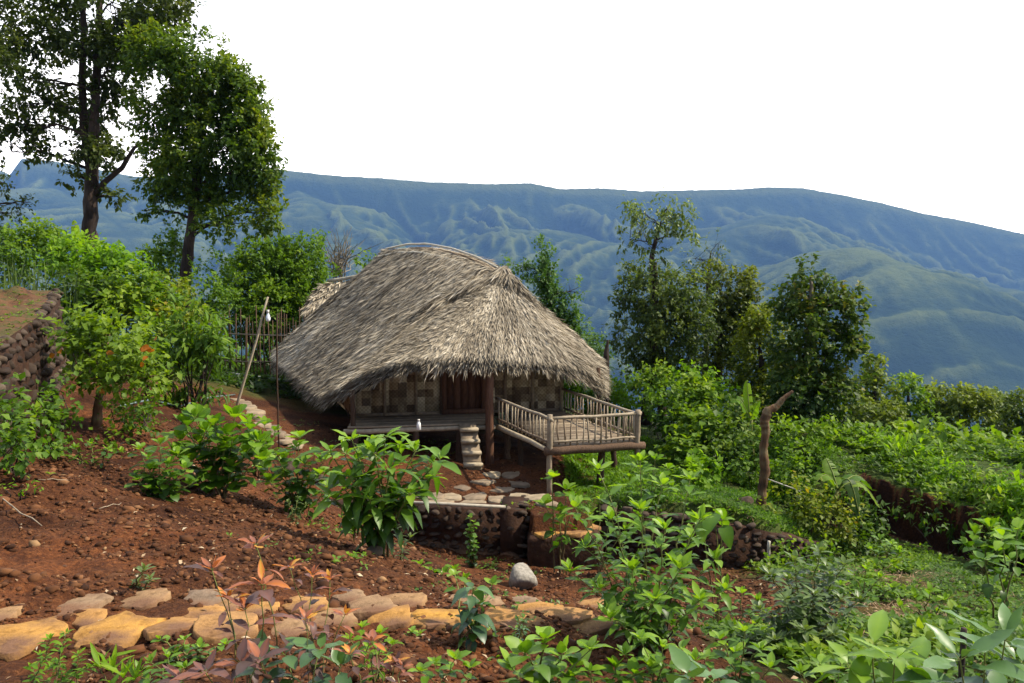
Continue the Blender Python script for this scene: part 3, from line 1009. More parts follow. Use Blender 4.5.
for t in (0.02, .62, 1.24, d0 - .03, d1 + .04, 3.05, 3.62, LW - .04):
    p = wp(t, .05); g.beam(p + [0, 0, FZ], p + [0, 0, -2.3 if t < .3 else (-1.95 if t < .9 else (-1.65 if t < 1.3 or t > 4 else -1.3))], .065, .06, var=rng.random(), up=(ax[0], ax[1], 0))
for z in (FZ + .03, -1.95):
    for a_, b_ in ((0, d0 - .03), (d1 + .04, LW)):
        g.beam(wp(a_, .035) + [0, 0, z], wp(b_, .035) + [0, 0, z], .05, .06, var=.4)
build('wall_batten', g, [BAMB], hut)
dr = None
g = Geo()
for k in range(5):
    a_ = d0 + .06 + k * .15
    g.beam(wp(a_ + .07, .01) + [0, 0, FZ + .03], wp(a_ + .07, .01) + [0, 0, -1.3], .142, .03, var=rng.random(), up=tuple(np.cross(ax, [0, 0, 1])))
g.beam(wp(d0, -.03) + [0, 0, (FZ - 1.25) / 2], wp(d1, -.03) + [0, 0, (FZ - 1.25) / 2], .03, -1.25 - FZ, var=.1)
dr = build('door', g, [REDW], hut)
g = Geo()
for t in (d0 + .02, d1 - .02):
    g.beam(wp(t, .07) + [0, 0, FZ], wp(t, .07) + [0, 0, -1.1], .09, .09, var=.6, up=(ax[0], ax[1], 0))
g.beam(wp(d0, .06) + [0, 0, FZ + .05], wp(d1, .06) + [0, 0, FZ + .05], .14, .10, var=.4)
build('frame', g, [REDW], dr)

# porch and deck floors
DA, DB, DC, DD_ = P3(-.28, 16.57, FZ), P3(.62, 14.26, FZ), P3(2.13, 14.75, FZ), P3(1.03, 18.0, FZ)
PA, PB = P3(-3.0, 16.0, FZ), P3(-.42, 16.45, FZ)
def slat_floor(g, A, B, C_, D_, n, th=.03, gap=.12):
    """floor of slats running A->B, stacked towards D->C"""
    for k in range(n):
        t0, t1 = (k + gap * .5) / n, (k + 1 - gap * .5) / n
        p = (A * (1 - t0) + D_ * t0 + A * (1 - t1) + D_ * t1) / 2
        q_ = (B * (1 - t0) + C_ * t0 + B * (1 - t1) + C_ * t1) / 2
        wd = np.linalg.norm((D_ - A + C_ - B) / 2) * (1 - gap) / n
        j = rng.normal(0, .02)
        d = norm(q_ - p)
        g.beam(p - d * abs(j) + [0, 0, rng.normal(0, .004)], q_ + d * j + [0, 0, rng.normal(0, .004)], wd, th, var=np.clip(rng.normal(.5, .22), 0, 1))
g = Geo(); slat_floor(g, PA, PB, wp(2.75) + [0, 0, FZ], wp(0) + [0, 0, FZ], 17)
build('porch_floor', g, [FLOORM], hut)
g = Geo(); slat_floor(g, DB, DC, DD_ + [0, .0, 0], P3(-.15, 17.75, FZ), 42, gap=.1)
build('deck_floor', g, [FLOORM], hut)
def pole(name, p, q_, r0, r1=None, mt=BAMB, parent=hut, n=8, seg=7, wob=.01, var=None):
    g = Geo(); t = np.linspace(0, 1, seg)[:, None]
    p, q_ = np.asarray(p, float), np.asarray(q_, float)
    P = p + (q_ - p) * t + rng.normal(0, wob, (seg, 3)) * np.sin(np.pi * t)
    g.tube(P, np.linspace(r0, r1 or r0, seg), n, var=rng.uniform(.3, .8) if var is None else var, bump=.15, seed=int(rng.integers(99)))
    return build(name, g, [mt], parent, smooth=True)
dn = np.array([0, 0, -.07])
for a_, b_, r_ in ((PA - [.1, 0, 0], PB + [.1, .02, 0], .05), (DA, DB, .05), (DB - [.08, .02, 0], DC + [.12, .03, 0], .075), (DC, DD_, .05)):
    pole('floor_beam', a_ + dn, b_ + dn, r_, r_ * .85, WOOD if r_ > .06 else BAMB, var=.9)
for t in (.25, .5, .75):
    pole('floor_joist', DA * (1 - t) + DD_ * t + dn * 1.3, DB * (1 - t) + DC * t + dn * 1.3, .035, mt=WOOD)
def stilt(x, y, r=.07, z1=FZ - .1, lean=0.0, mt=WOOD):
    gz_ = float(ground_z(x, y))
    pole('stilt', (x + lean, y, gz_ - .15), (x, y, z1), r, r * .9, mt)
for x, y in ((-2.9, 16.1), (-1.8, 16.25), (-.98, 16.4), (-2.3, 17.4), (-1.0, 17.65), (-.1, 16.8), (.15, 16.2), (1.0, 18.0), (-3.3, 18.2), (-3.7, 19.8), (-4.6, 21.7), (-2.4, 19.5), (-.6, 19.8), (.4, 20), (-.4, 22.2), (-2.6, 22)):
    stilt(x, y, rng.uniform(.05, .085))
stilt(1.55, 15.0, .07, lean=-.04); stilt(1.9, 16.2, .06)
# veranda posts carry the eaves
def post(p, z0, z1, r, mt=REDW, name='veranda_post'):
    pole(name, (p[0], p[1], z0), (p[0], p[1], z1), r, r * .95, mt, var=.5)
post((-.42, 16.36), float(ground_z(-.42, 16.36)) - .15, -1.75, .085)
post((-2.95, 16.15), float(ground_z(-2.95, 16.15)) - .15, -2.2, .05, WOOD)
post((1.78, 18.0), float(ground_z(1.78, 18.0)) - .15, -2.0, .045, WOOD)
# railing: thing > railing > rails, balusters
RH = .47
def railing(A, B, n, tops=(RH, .08), ends=()):
    g = Geo()
    t = np.linspace(0, 1, 7)[:, None]
    P = A + (B - A) * t + [0, 0, tops[0]] + rng.normal(0, .008, (7, 3))
    d = norm(B - A)
    P[0] -= d * .06; P[-1] += d * .08
    g.tube(P, .027, 8, var=.75, bump=.12)
    rl = build('railing', g, [BAMB], hut, smooth=True)
    pole('bottom_rail', A + [0, 0, tops[1]], B + [0, 0, tops[1]], .022, parent=rl)
    for k in range(n):
        f = (k + .6) / n
        p = A + (B - A) * f + rng.normal(0, .006, 3)
        lean = d * rng.normal(0, .018)
        pole('baluster', p + [0, 0, .02], p + lean + [0, 0, tops[0] - .01], rng.uniform(.012, .017), parent=rl, n=6, seg=3, var=rng.uniform(.35, 1))
    return rl
railing(DA, DB, 15); railing(DB, DC, 15); railing(DC, DD_ - (DD_ - DC) * .03, 21)
for p, z0 in ((DB, float(ground_z(DB[0], DB[1])) - .15), (DC, FZ - .22)):
    pole('railing_post', (p[0], p[1], z0), (p[0], p[1], FZ + RH + .07), .05, .046, BAMB)
# notched log stair up to the porch
gz_ = float(ground_z(-.72, 15.6))
top_, bot_ = P3(-.83, 16.32, FZ + .02), P3(-.70, 15.62, gz_ - .03)
g = Geo()
n_ = 4
sdir = norm(np.cross(norm(bot_ - top_), [0, 0, 1])); sdir[2] = 0
g.beam(top_, bot_, .32, .10, var=.5)
for k in range(n_):
    p = top_ + (bot_ - top_) * (k + .55) / n_
    f_ = norm(np.array([bot_[0] - top_[0], bot_[1] - top_[1], 0]))
    g.box(p + f_ * .06 + np.array([0, 0, .03]), (.20, .34, .06), [f_, np.cross([0, 0, 1], f_), [0, 0, 1]], var=.85)
build('stair', g, [BAMB], hut)
# small white bottle on the porch edge
bp = onz(418, 432, FZ) + [0, .12, .02]
g = Geo()
P = [bp + [0, 0, z] for z in (0, .005, .09, .12, .14, .15, .16)]
g.tube(P, [.035, .04, .04, .036, .02, .018, .018], 12, var=.9)
WHITE, nt, b = mat('white_plastic', .35, .4); b.inputs['Base Color'].default_value = (.78, .78, .76, 1)
bt = thing('bottle', 'small white bottle standing alone on the edge of the porch', 'bottle', bp)
build('bottle_body', g, [WHITE], bt, smooth=True)
g = Geo().tube([bp + [0, 0, .16], bp + [0, 0, .19]], .024, 10)
BLU, nt, b = mat('grey_cap', .5, .3); b.inputs['Base Color'].default_value = (.5, .47, .42, 1)
build('cap', g, [BLU], bt)

# ---- second roof behind on the left
shed = thing('thatched_shed', 'smaller thatched shed half hidden behind the left side of the large hut', 'shed', (-5.2, 26.5, float(ground_z(-5.2, 26.5))))
E2 = [at(309, 306, 25.0), at(316, 322, 24.2), at(338, 345, 23.8), at(375, 350, 23.9), at(405, 340, 24.6), P3(-2.8, 26.8, -1.9), P3(-3.6, 28.2, -1.8), P3(-5.2, 28.3, -1.6)]
RF2 = Roof(E2, [0, .1, .4, .8, 1, 1, .8, .2], [at(330, 284, 26.2), at(350, 280, 26.0), at(374, 276, 25.8)], .12)
g = Geo(); RF2.mesh(g, 14, -.03, var=.25); RF2.mesh(g, 8, -.2, .98, mat=1); RF2.strands(g, rng, 11000, fringe=2500)
r2 = build('roof', g, [THATCH, THATCH_IN], shed)
pole('ridge_pole', at(328, 281, 26.2), at(380, 272, 25.7), .05, mt=BAMBL, parent=r2)
g = Geo()
Q = [P3(-5.4, 25.0, 0), P3(-3.9, 25.2, 0), P3(-3.7, 27.3, 0), P3(-5.3, 27.4, 0)]
for k in range(4):
    wall_panel(g, Q[k], Q[(k + 1) % 4], -3.4, -1.5)
o = build('wall', g, [WEAVE], shed); uv_wall(o, (1, .3, 0))
for q_ in Q:
    pole('corner_post', q_ + [-.05, -.05, -3.6], q_ + [-.05, -.05, -1.5], .06, mt=WOOD, parent=shed)

# ---- retaining walls, step, stones
STONE = var_mat('field_stone', [(0, (.025, .016, .012)), (.5, (.075, .052, .036)), (1, (.17, .13, .09))], nscale=7, namt=.45, bmp=.6, bdist=.03)
MUD = var_mat('dark_mud', [(0, (.03, .016, .010)), (1, (.07, .032, .018))], nscale=9, namt=.5, bmp=.8, bdist=.04)
def stone_wall(name, label, pts, tops, bots, th=.35, sz=(.13, .26), seed=0, cap=True, group=None, dark=0.0):
    """dry stone wall following pts (x, y); stones in rough courses on its near face"""
    r = np.random.default_rng(seed)
    pts = np.array(pts, float)
    root = thing(name, label, 'wall', (pts[0][0], pts[0][1], bots[0]), group)
    gm, gs = Geo(), Geo()
    for k in range(len(pts) - 1):
        a_, b_ = pts[k], pts[k + 1]
        L = np.linalg.norm(b_ - a_)
        d = (b_ - a_) / L
        nrm = np.array([d[1], -d[0]])            # towards the viewer
        m_ = np.array([-d[1], d[0]]) * th / 2
        V = []
        for p, tz, bz in ((a_, tops[k], bots[k]), (b_, tops[k + 1], bots[k + 1])):
            for s_, z in ((0, bz - .2), (0, tz - .03), (1, tz - .03), (1, bz - .2)):
                V.append([*(p - nrm * (s_ * th + .03)), z])
        gm.add(V, [[0, 1, 5, 4], [1, 2, 6, 5], [2, 3, 7, 6], [3, 0, 4, 7], [0, 3, 2, 1], [4, 5, 6, 7]], 0, .4)
        z = 0.0
        row = 0
        while z < 1.0:
            hgt = r.uniform(*sz) * .62
            x = r.uniform(-.1, 0)
            while x < L:
                wd = r.uniform(*sz)
                f = np.clip((x + wd / 2) / L, 0, 1)
                tz, bz = tops[k] * (1 - f) + tops[k + 1] * f, bots[k] * (1 - f) + bots[k + 1] * f
                zz = bz - .05 + z * (tz - bz)
                c_ = a_ + d * (x + wd / 2)
                R3 = np.array([[d[0], d[1], r.normal(0, .08)], [-nrm[0], -nrm[1], 0], [0, 0, 1]])
                rock(gs, (c_[0] - nrm[0] * .04, c_[1] - nrm[1] * .04, zz + hgt / 2 + r.normal(0, .02)), (wd * .66, r.uniform(.12, .19), hgt * .74), r, 2, R3, cut=.55,  var=np.clip(r.normal(.42 - dark, .2), 0, 1))
                x += wd * .92
            hh = abs((tops[k] + tops[k + 1]) / 2 - (bots[k] + bots[k + 1]) / 2)
            z += hgt * .95 / max(hh, .2)
            row += 1
    build('earth_core', gm, [MUD], root)
    build('stonework', gs, [STONE], root)
    return root
def gzf(x, y):
    return float(ground_z(x, y))
stone_wall('stone_wall', 'low dark stone retaining wall below the hut, left of the paved step', [(-3.35, 13.42), (-1.6, 13.28), (-.05, 13.08), (.20, 13.05)],
           [-3.60, -3.62, -3.60, -3.60], [-4.0, -4.2, -4.3, -4.35], seed=3, dark=.12)
stone_wall('stone_wall', 'short dark return of stone wall facing the paved step beside the soil path', [(.20, 13.02), (.24, 13.9)], [-3.58, -3.6], [-4.35, -4.1], seed=4, dark=.12)
stone_wall('stone_wall', 'long rubble retaining wall below the grassy terrace on the right', [(1.35, 13.38), (2.4, 13.12), (3.6, 12.95), (4.5, 13.2), (5.0, 13.7)],
           [-3.68, -3.72, -3.86, -4.1, -4.3], [-4.35, -4.55, -4.65, -4.75, -4.8], seed=6, sz=(.14, .30), dark=.10)
# pole laid along the wall top
o = thing('log', 'thin pale pole laid along the top edge of the stone wall', 'pole', (-1.9, 13.2, -3.55))
g = Geo().tube([(-2.3, 13.30, -3.53), (-1.2, 13.14, -3.54), (-.1, 13.0, -3.555)], [.024, .028, .024], 7, var=.3)
build('stick', g, [BAMBL], o)
# left terrace: earth topped stone wall
root = thing('stone_wall', 'tall rough stone terrace wall topped with brown earth at the left edge', 'wall', (-5.8, 11.0, -1.9))
gm, gs = Geo(), Geo()
A_ = [P3(-5.05, 8.3, -1.9), P3(-5.80, 11.0, -2.0), P3(-7.25, 14.4, -2.2), P3(-12, 14.6, -2), P3(-12, 8.3, -2)]
T_ = [P3(-5.15, 8.3, -.90), P3(-5.90, 11.0, -.56), P3(-7.35, 14.3, -.33)]
T_2 = [P3(-12, 8.3, -1.0), P3(-12, 11, -.62), P3(-12, 14.3, -.33)]
nn = 70
# earth top as a grid
f_, h_ = np.meshgrid(np.linspace(0, 1, nn), np.linspace(0, 1, nn), indexing='ij')
f1, h1 = f_.ravel()[:, None], h_.ravel()[:, None]
fi = f1[:, 0] * 2
near_ = np.stack([np.interp(fi, [0, 1, 2], [p[k] for p in T_]) for k in range(3)], 1)
far_ = np.stack([np.interp(fi, [0, 1, 2], [p[k] for p in T_2]) for k in range(3)], 1)
V = near_ * (1 - h1) + far_ * h1
V[:, 2] += (.45 * (fbm2(V[:, 0] * 2.5, V[:, 1] * 2.5, 4, 9) - .40)) * np.clip(h1[:, 0] * 8, 0, 1) * np.clip(fi * 6, 0, 1) * np.clip((2 - fi) * 6, 0, 1)
i, j = np.meshgrid(np.arange(nn - 1), np.arange(nn - 1), indexing='ij')
q = np.stack([i * nn + j, (i + 1) * nn + j, (i + 1) * nn + j + 1, i * nn + j + 1], -1).reshape(-1, 4)
gm.add(V, q, 1, .5)
for a_, b_ in ((0, 1), (1, 2)):
    gm.add([A_[a_] - [0, 0, .3], A_[b_] - [0, 0, .3], T_[b_], T_[a_]], [[0, 1, 2, 3]], 0, .4)
gm.add([A_[2] - [0, 0, .3], A_[3] - [0, 0, .3], T_2[2], T_[2]], [[0, 1, 2, 3]], 0, .4)
gm.add([A_[4] - [0, 0, .3], A_[0] - [0, 0, .3], T_[0], T_2[0]], [[0, 1, 2, 3]], 0, .4)
r = np.random.default_rng(12)
for a_, b_, n1_ in ((0, 1, 14), (1, 2, 13)):
    L = np.linalg.norm(A_[b_] - A_[a_])
    z = 0.0
    while z < 1:
        x = 0
        hgt = r.uniform(.13, .22)
        while x < L:
            wd = r.uniform(.14, .38)
            f = min(1, (x + wd / 2) / L)
            bo, to = A_[a_] * (1 - f) + A_[b_] * f, T_[a_] * (1 - f) + T_[b_] * f
            p = bo + (to - bo) * min(z + .05, 1)
            d = norm(A_[b_] - A_[a_]); nr = np.array([d[1], -d[0], 0])
            rock(gs, p - nr * .03, (wd * .66, .17, hgt * .72), r, 2, np.array([[d[0], d[1], r.normal(0, .1)], [-nr[0], -nr[1], 0], [0, 0, 1]]), cut=.5, var=np.clip(r.normal(.22, .2), 0, 1))
            x += wd * .93
        z += hgt * .95 / 1.4
m, nt, b = mat('dry_earth', .95, .1)
n1 = tex(nt, 2.5, 7, .7)
cc = ramp(nt, n1, [(.3, (.04, .02, .012)), (.47, (.12, .06, .03)), (.56, (.06, .055, .018)), (.7, (.15, .09, .045))])
nt.links.new(cc, b.inputs['Base Color']); bump(nt, b, tex(nt, 14, 6, .7), .8, .04)
DRYE = m
build('earth_top', gm, [MUD, DRYE], root)
build('stonework', gs, [STONE], root)
# step slab and path stones
GSLAB = var_mat('grey_slab', [(0, (.12, .085, .06)), (.5, (.24, .18, .12)), (1, (.38, .31, .20))], nscale=6, namt=.4, bmp=.5, bdist=.02)
SLAB, nt, b = mat('ochre_flagstone', .9, .12)
n1 = tex(nt, 3.2, 6, .6); n2 = tex(nt, 11, 8, .7)
och = ramp(nt, attr(nt), [(.1, (.20, .15, .11)), (.4, (.29, .18, .095)), (.7, (.38, .20, .065)), (1, (.44, .235, .05))])
och = mixc(nt, och, (.16, .085, .05), ramp(nt, n1, [(.42, (0, 0, 0)), (.62, (1, 1, 1))]))
och = mixc(nt, och, ramp(nt, n2, [(.3, (.35, .30, .27)), (.5, (.9, .88, .85)), (.75, (1.15, 1.15, 1.1))]), 1.0, 'MULTIPLY')
nt.links.new(och, b.inputs['Base Color']); bump(nt, b, n2, .8, .02)
def slab(g, x, y, rx, ry, th, r, z=None, var=.5, tilt=.06):
    nseg = 28
    th_ = np.arange(nseg) / nseg * 2 * np.pi
    k = r.integers(5, 8)
    ang = np.sort(r.random(k) * 2 * np.pi + 0)
    ang = (np.arange(k) + r.uniform(-.3, .3, k)) / k * 2 * np.pi
    ap = r.uniform(.72, 1.05, k)
    rad = np.min(ap[None] / np.maximum(np.cos(th_[:, None] - ang[None]), .12), axis=1)
    rad = np.minimum(rad, 1.25) * (1 + .05 * r.normal(size=nseg))
    rings = [(0.0, 0), (.35, .003), (.7, 0), (.95, -.003), (1.0, -.12 * th), (1.02, -1.0 * th)]
    V = []
    a0 = r.uniform(0, 3)
    for f, dz in rings:
        X, Y = np.cos(th_ + a0) * rad * f, np.sin(th_ + a0) * rad * f
        V.append(np.stack([X * rx, Y * ry, np.full(nseg, dz)], 1))
    V = np.concatenate(V)
    tx, ty = r.normal(0, tilt, 2)
    V[:, 2] += V[:, 0] * tx + V[:, 1] * ty + .03 * (fbm2(V[:, 0] * 6 + x * 7, V[:, 1] * 6 + y * 5, 3, 1) - .5) * 1.0
    zz = (float(ground_z(x, y)) if z is None else z) + th * .45
    V += [x, y, zz]
    i, j = np.meshgrid(np.arange(len(rings) - 1), np.arange(nseg), indexing='ij')
    q = np.stack([i * nseg + j, i * nseg + (j + 1) % nseg, (i + 1) * nseg + (j + 1) % nseg, (i + 1) * nseg + j], -1).reshape(-1, 4)
    g.add(V, q, 0, var)

def hit(px, py, lo=1.5, hi=60):
    """where the ray through a pixel meets the ground"""
    Ds = np.linspace(lo, hi, 600) if hi > 15 else np.linspace(lo, hi, 400)
    d = at(px, py, 1.0)
    Pp = d[None] * Ds[:, None]
    below = Pp[:, 2] < ground_z(Pp[:, 0], Pp[:, 1])
    k = np.argmax(below) if below.any() else len(Ds) - 1
    return Pp[k]

r = np.random.default_rng(44)
slabs = [
 (70, 607, 34, 15, .28, 'wide brown flat stone at the back of the path, far left'), (18, 640, 34, 17, .85, 'bright ochre flat stone at the left edge of the path'),
 (112, 633, 32, 15, .90, 'bright ochre flat stone in front of the wide brown one'), (2, 616, 18, 12, .45, 'small tan stone cut by the left edge of the picture'),
 (176, 626, 32, 14, .65, 'orange tan paving stone left of the red leaved shrub'), (202, 602, 22, 8, .15, 'pale grey tilted stone at the back of the path'),
 (142, 602, 30, 9, .40, 'brownish flat stone behind the small green weed'), (232, 628, 30, 13, .60, 'tan orange paving stone behind the red leaved shrub'),
 (228, 607, 20, 8, .5, 'small tan stone right of the pale grey tilted one'), (285, 632, 26, 10, .4, 'dull tan stone among the red leaves'),
 (330, 622, 26, 10, .4, 'flat tan stone right of the red leaved shrub'), (372, 608, 22, 8, .35, 'dull tan stone at the back of the path, centre left'),
 (428, 622, 36, 11, 1.0, 'bright yellow ochre slab left of the blue green sapling'), (403, 604, 22, 7, .45, 'yellowish stone behind the bright ochre slab'),
 (505, 622, 34, 11, .7, 'orange tan slab right of the blue green sapling'), (475, 604, 26, 7, .3, 'pale grey tan stone behind the blue green sapling'),
 (562, 617, 30, 8, .6, 'long tan stone near the right end of the path'), (520, 604, 18, 5, .2, 'small pale stone below the grey boulder'),
 (598, 628, 24, 8, .5, 'tan stone where the path meets the tall green shrub'), (86, 622, 22, 8, .7, 'small ochre stone wedged between the brown one and the bright ochre one'), (205, 614, 24, 9, .7, 'yellowish stone in the middle of the path, in front of the pale grey tilted one'), (258, 612, 22, 8, .75, 'ochre stone behind the tallest red tipped stem'), (305, 608, 22, 7, .65, 'ochre stone partly behind the smaller red tipped shrub'), (392, 620, 22, 8, .8, 'small bright ochre stone touching the left end of the brightest slab'), (460, 626, 22, 8, .8, 'ochre stone directly behind the stem of the blue green sapling'), (536, 610, 22, 6, .75, 'ochre stone behind the gap between the two orange tan slabs'), (590, 606, 22, 6, .6, 'faint ochre stone behind the right end of the path'),
 (350, 600, 18, 6, .3, 'small dull stone half sunk in soil at the back of the path')]
for px, py, rx, ry, v, lab in slabs:
    p = hit(px, py, 2, 12)
    D = p[1]
    g = Geo()
    kx = rx * D / F
    slab(g, p[0], p[1], kx * 1.12, min(1.15 * ry * D / F / max(.30, -p[2] / D), kx * 1.4), .045, r, var=v)
    o = build('paving_stone', g, [SLAB], origin=p)
    tag(o, lab, 'stone', 'flat stones of the garden path')
# paving from the step up to the hut
up = [(482, 482), (462, 488), (500, 490), (520, 484), (475, 497), (497, 500), (520, 497), (540, 498), (450, 497), (438, 503), (470, 505), (545, 503), (428, 497), (490, 475), (510, 476)]
for k, (px, py) in enumerate(up):
    p = hit(px, py, 11, 20)
    g = Geo()
    slab(g, p[0], p[1], r.uniform(.16, .26), r.uniform(.16, .28), .05, r, var=r.uniform(.1, .8), tilt=.03)
    o = build('paving_stone', g, [GSLAB], origin=p)
    tag(o, 'worn flat stone of the paved walk between the step and the stair', 'stone', 'paving between the step and the hut stair')
for k in range(12):
    px, py = 238 + 4.6 * k + r.normal(0, 3), 400 + 4.2 * k
    p = hit(px, py, 11, 24)
    g = Geo()
    slab(g, p[0], p[1], r.uniform(.16, .24), r.uniform(.18, .3), .07, r, var=r.uniform(.1, .6), tilt=.05)
    o = build('paving_stone', g, [GSLAB], origin=p)
    tag(o, 'worn stone of the footpath left of the hut', 'stone', 'stones of the path left of the hut')
# the raised step
st = thing('stone_step', 'broad earthen step with flat yellowish top stones beside the low wall', 'step', (.75, 12.9, -4.2))
g = Geo()
zt = float(-3.90)
V, Fc = ICO[3]
Vb = np.sign(V) * np.abs(V) ** .22
Vb = Vb / np.abs(Vb).max(0)
Vb = Vb * np.array([.56, .34, .36]) + [.79, 12.98, zt - .36]
Vb += .035 * (np.stack([noise3(Vb * 6, s_) for s_ in (1, 2, 3)], 1) - .5)
g.add(Vb, Fc, 0, .5)
build('step_body', g, [MUD], st, smooth=True)
for x, y, a_, b_ in ((.50, 12.88, .22, .24), (.92, 12.86, .27, .22), (.6, 13.2, .24, .18), (1.1, 13.15, .2, .2)):
    g = Geo(); slab(g, x, y, a_, b_, .06, r, z=zt, var=r.uniform(.5, .9), tilt=.02)
    build('top_stone', g, [SLAB], st)
# boulder and loose rocks
p = hit(522, 588, 8, 16)
g = Geo()
rock(g, p + [0, 0, .11], (.40, .34, .36), np.random.default_rng(9), 3, cuts=9, cut=.66, var=.95)
BOULD = var_mat('grey_boulder', [(0, (.16, .14, .11)), (1, (.27, .24, .20))], nscale=18, namt=.45, bmp=.6, bdist=.02)
o = build('boulder', g, [BOULD], origin=p)
tag(o, 'single light grey angular boulder lying on the soil below the step', 'boulder')
rk = [(290, 470, .30, 'dark boulder half hidden under the bright shrub in the middle left'), (320, 482, .22, 'small dark rock right of the half hidden boulder'), (460, 545, .16, 'brown lump of rock at the foot of the low wall'),
      (505, 545, .20, 'rough brown stone fallen at the corner of the low wall'), (700, 520, .22, 'pale flat rock on the edge of the grassy terrace'), (745, 505, .25, 'flat pale stone lying in the grass near the dead trunk'), (375, 555, .14, 'small rock beside the broad leaved bush')]
for px, py, s_, lab in rk:
    p = hit(px, py, 6, 22)
    g = Geo(); rock(g, p + [0, 0, s_ * .2], (s_, s_ * .8, s_ * .7), r, 3, var=r.uniform(.3, .8))
    tag(build('rock', g, [STONE], origin=p), lab, 'rock')

# clods of soil, gravel, dry leaves: nobody could count them
CLOD = var_mat('soil_clod', [(0, (.022, .009, .005)), (.5, (.10, .040, .016)), (.88, (.19, .085, .036)), (1, (.26, .15, .07))], nscale=12, namt=.4, rough=.95)
def scatter(n, xf, y0, y1, rr_, pw=1.0):
    y = y0 + (y1 - y0) * rr_.random(n) ** pw
    x = xf(y, rr_.random(n))
    return x, y
r = np.random.default_rng(77)
V1, F1 = ICO[1]
import bmesh as _bm
_b = _bm.new(); _bm.ops.create_icosphere(_b, subdivisions=1, radius=1)
V1 = np.array([v.co[:] for v in _b.verts]); F1 = np.array([[v.index for v in f.verts] for f in _b.faces]); _b.free()
def clods(g, x, y, s_, r):
    N = len(x)
    z = ground_z(x, y)
    Q = rdir(r, N)
    A = norm(np.cross(Q, rdir(r, N)))
    B = np.cross(Q, A)
    R3 = np.stack([Q, A, B], 1)
    sh = np.stack([s_ * r.uniform(.7, 1.3, N), s_ * r.uniform(.6, 1.1, N), s_ * r.uniform(.5, .9, N)], 1)
    V = V1[None] * (1 + r.uniform(-.42, .42, (N, len(V1), 1)))
    V = (V * sh[:, None, :]) @ R3
    V[..., 2] *= .6
    V += np.stack([x, y, z + s_ * .15], 1)[:, None, :]
    Fq = (F1[None] + (np.arange(N) * len(V1))[:, None, None]).reshape(-1, 3)
    g.add(V.reshape(-1, 3), Fq, 0, np.repeat(np.clip(r.normal(.45, .22, N), 0, 1), len(V1)))
g = Geo()
N = 42000
y = 2.2 + 11 * r.random(N) ** 1.15
x = (r.random(N) * 1.35 - .72) * y
m_ = (greenness(x, y) < .35) & (fbm2(x * 1.2, y * 1.2, 3, 55) > .36) & (y < np.interp(x, _ex, _ey) - .1) & ~((x < -5) & (y > 8))
x, y = x[m_], y[m_]
s_ = np.clip(r.lognormal(-4.4, .58, len(x)), .006, .055) * np.clip(.6 + y / 12, .6, 1.3)
clods(g, x, y, s_, r)
N = 1500
y = r.uniform(13.5, 18, N); x = r.uniform(-4.5, 1.8, N)
clods(g, x, y, r.uniform(.01, .03, N), r)
tag(build('soil_clods', g, [CLOD]), 'crumbled clods of red soil covering the bank', kind='stuff')
LITTER = var_mat('dry_leaf', [(0, (.10, .05, .03)), (.5, (.24, .15, .08)), (1, (.45, .36, .24))], rough=.8)
g = Geo()
N = 2600
y = 2.3 + 13 * r.random(N) ** 1.1; x = (r.random(N) * 1.3 - .65) * y
B = np.stack([x, y, ground_z(x, y) + .012], 1)
d = rdir(r, N) * [1, 1, .25]
leaves(g, B, d, norm(rdir(r, N) * .5 + [0, 0, 1]), r.uniform(.02, .07, N), r.uniform(.06, .3, N), T2, r.random(N), curl=.3)
tag(build('leaf_litter', g, [LITTER]), 'dry leaves and straw bits strewn over the soil', kind='stuff')

# sticks
for (ax_, ay, bx2, by, rad, lab) in ((-6, 497, 42, 530, .006, 'long thin pale stick lying on the soil at the left edge'), (38, 482, 72, 484, .004, 'short pale straw lying on the bank at left'),
    (100, 512, 122, 506, .004, 'small pale twig on the bank below the tall leafy bush'), (892, 560, 960, 590, .02, 'dark fallen branch lying across the weedy slope'), (640, 492, 700, 486, .02, 'thin grey branch lying in the terrace grass')):
    a_, b_ = hit(ax_, ay, 3, 24), hit(bx2, by, 3, 24)
    P = np.linspace(a_ + [0, 0, .03], b_ + [0, 0, .03], 6); P += r.normal(0, .006, P.shape)
    g = Geo().tube(P, [rad] * 5 + [rad * .5], 6, var=.6)
    tag(build('stick', g, [BAMB if rad < .015 else BARKG], origin=a_), lab, 'stick')

# ---- pole with lamp bulb, fence, pipe
D = 15.6
p0, p1 = at(233, 408, D), at(268, 297, D)
p0[2] = float(ground_z(p0[0], p0[1])) - .05
lp = thing('lamp_pole', 'slanting bamboo pole with a bare light bulb hanging from its top', 'lamp pole', p0)
pole('pole', p0, p1, .026, .018, BAMB, lp, var=.9)
bl = at(268, 316, D)
g = Geo().tube([p1, (p1 + bl) / 2 + [.01, 0, .02], bl + [0, 0, .07]], .006, 5, var=.1)
build('cable', g, [BARK], lp)
GLASS, nt, b = mat('frosted_bulb', .3, .5); b.inputs['Base Color'].default_value = (.75, .76, .78, 1)
g = Geo().tube([bl + [0, 0, z] for z in (.07, .05, .02, -.02, -.06, -.09, -.10)], [.016, .018, .025, .04, .043, .03, .01], 12)
bb = build('light_bulb', g, [GLASS], lp, smooth=True)
g = Geo().tube([bl + [0, 0, .05], bl + [0, 0, .11]], .024, 8)
build('socket', g, [BLU], bb)
a_ = at(276, 314, 14.8); gz_ = gzf(a_[0], a_[1])
g = Geo(); P = np.linspace([a_[0], a_[1], gz_ - .1], a_, 6) + r.normal(0, .012, (6, 3)); g.tube(P, .014, 7, var=.3)
tag(build('pole', g, [WOOD], origin=P[0]), 'thin dark upright pole between the slanting pole and the roof corner', 'pole')
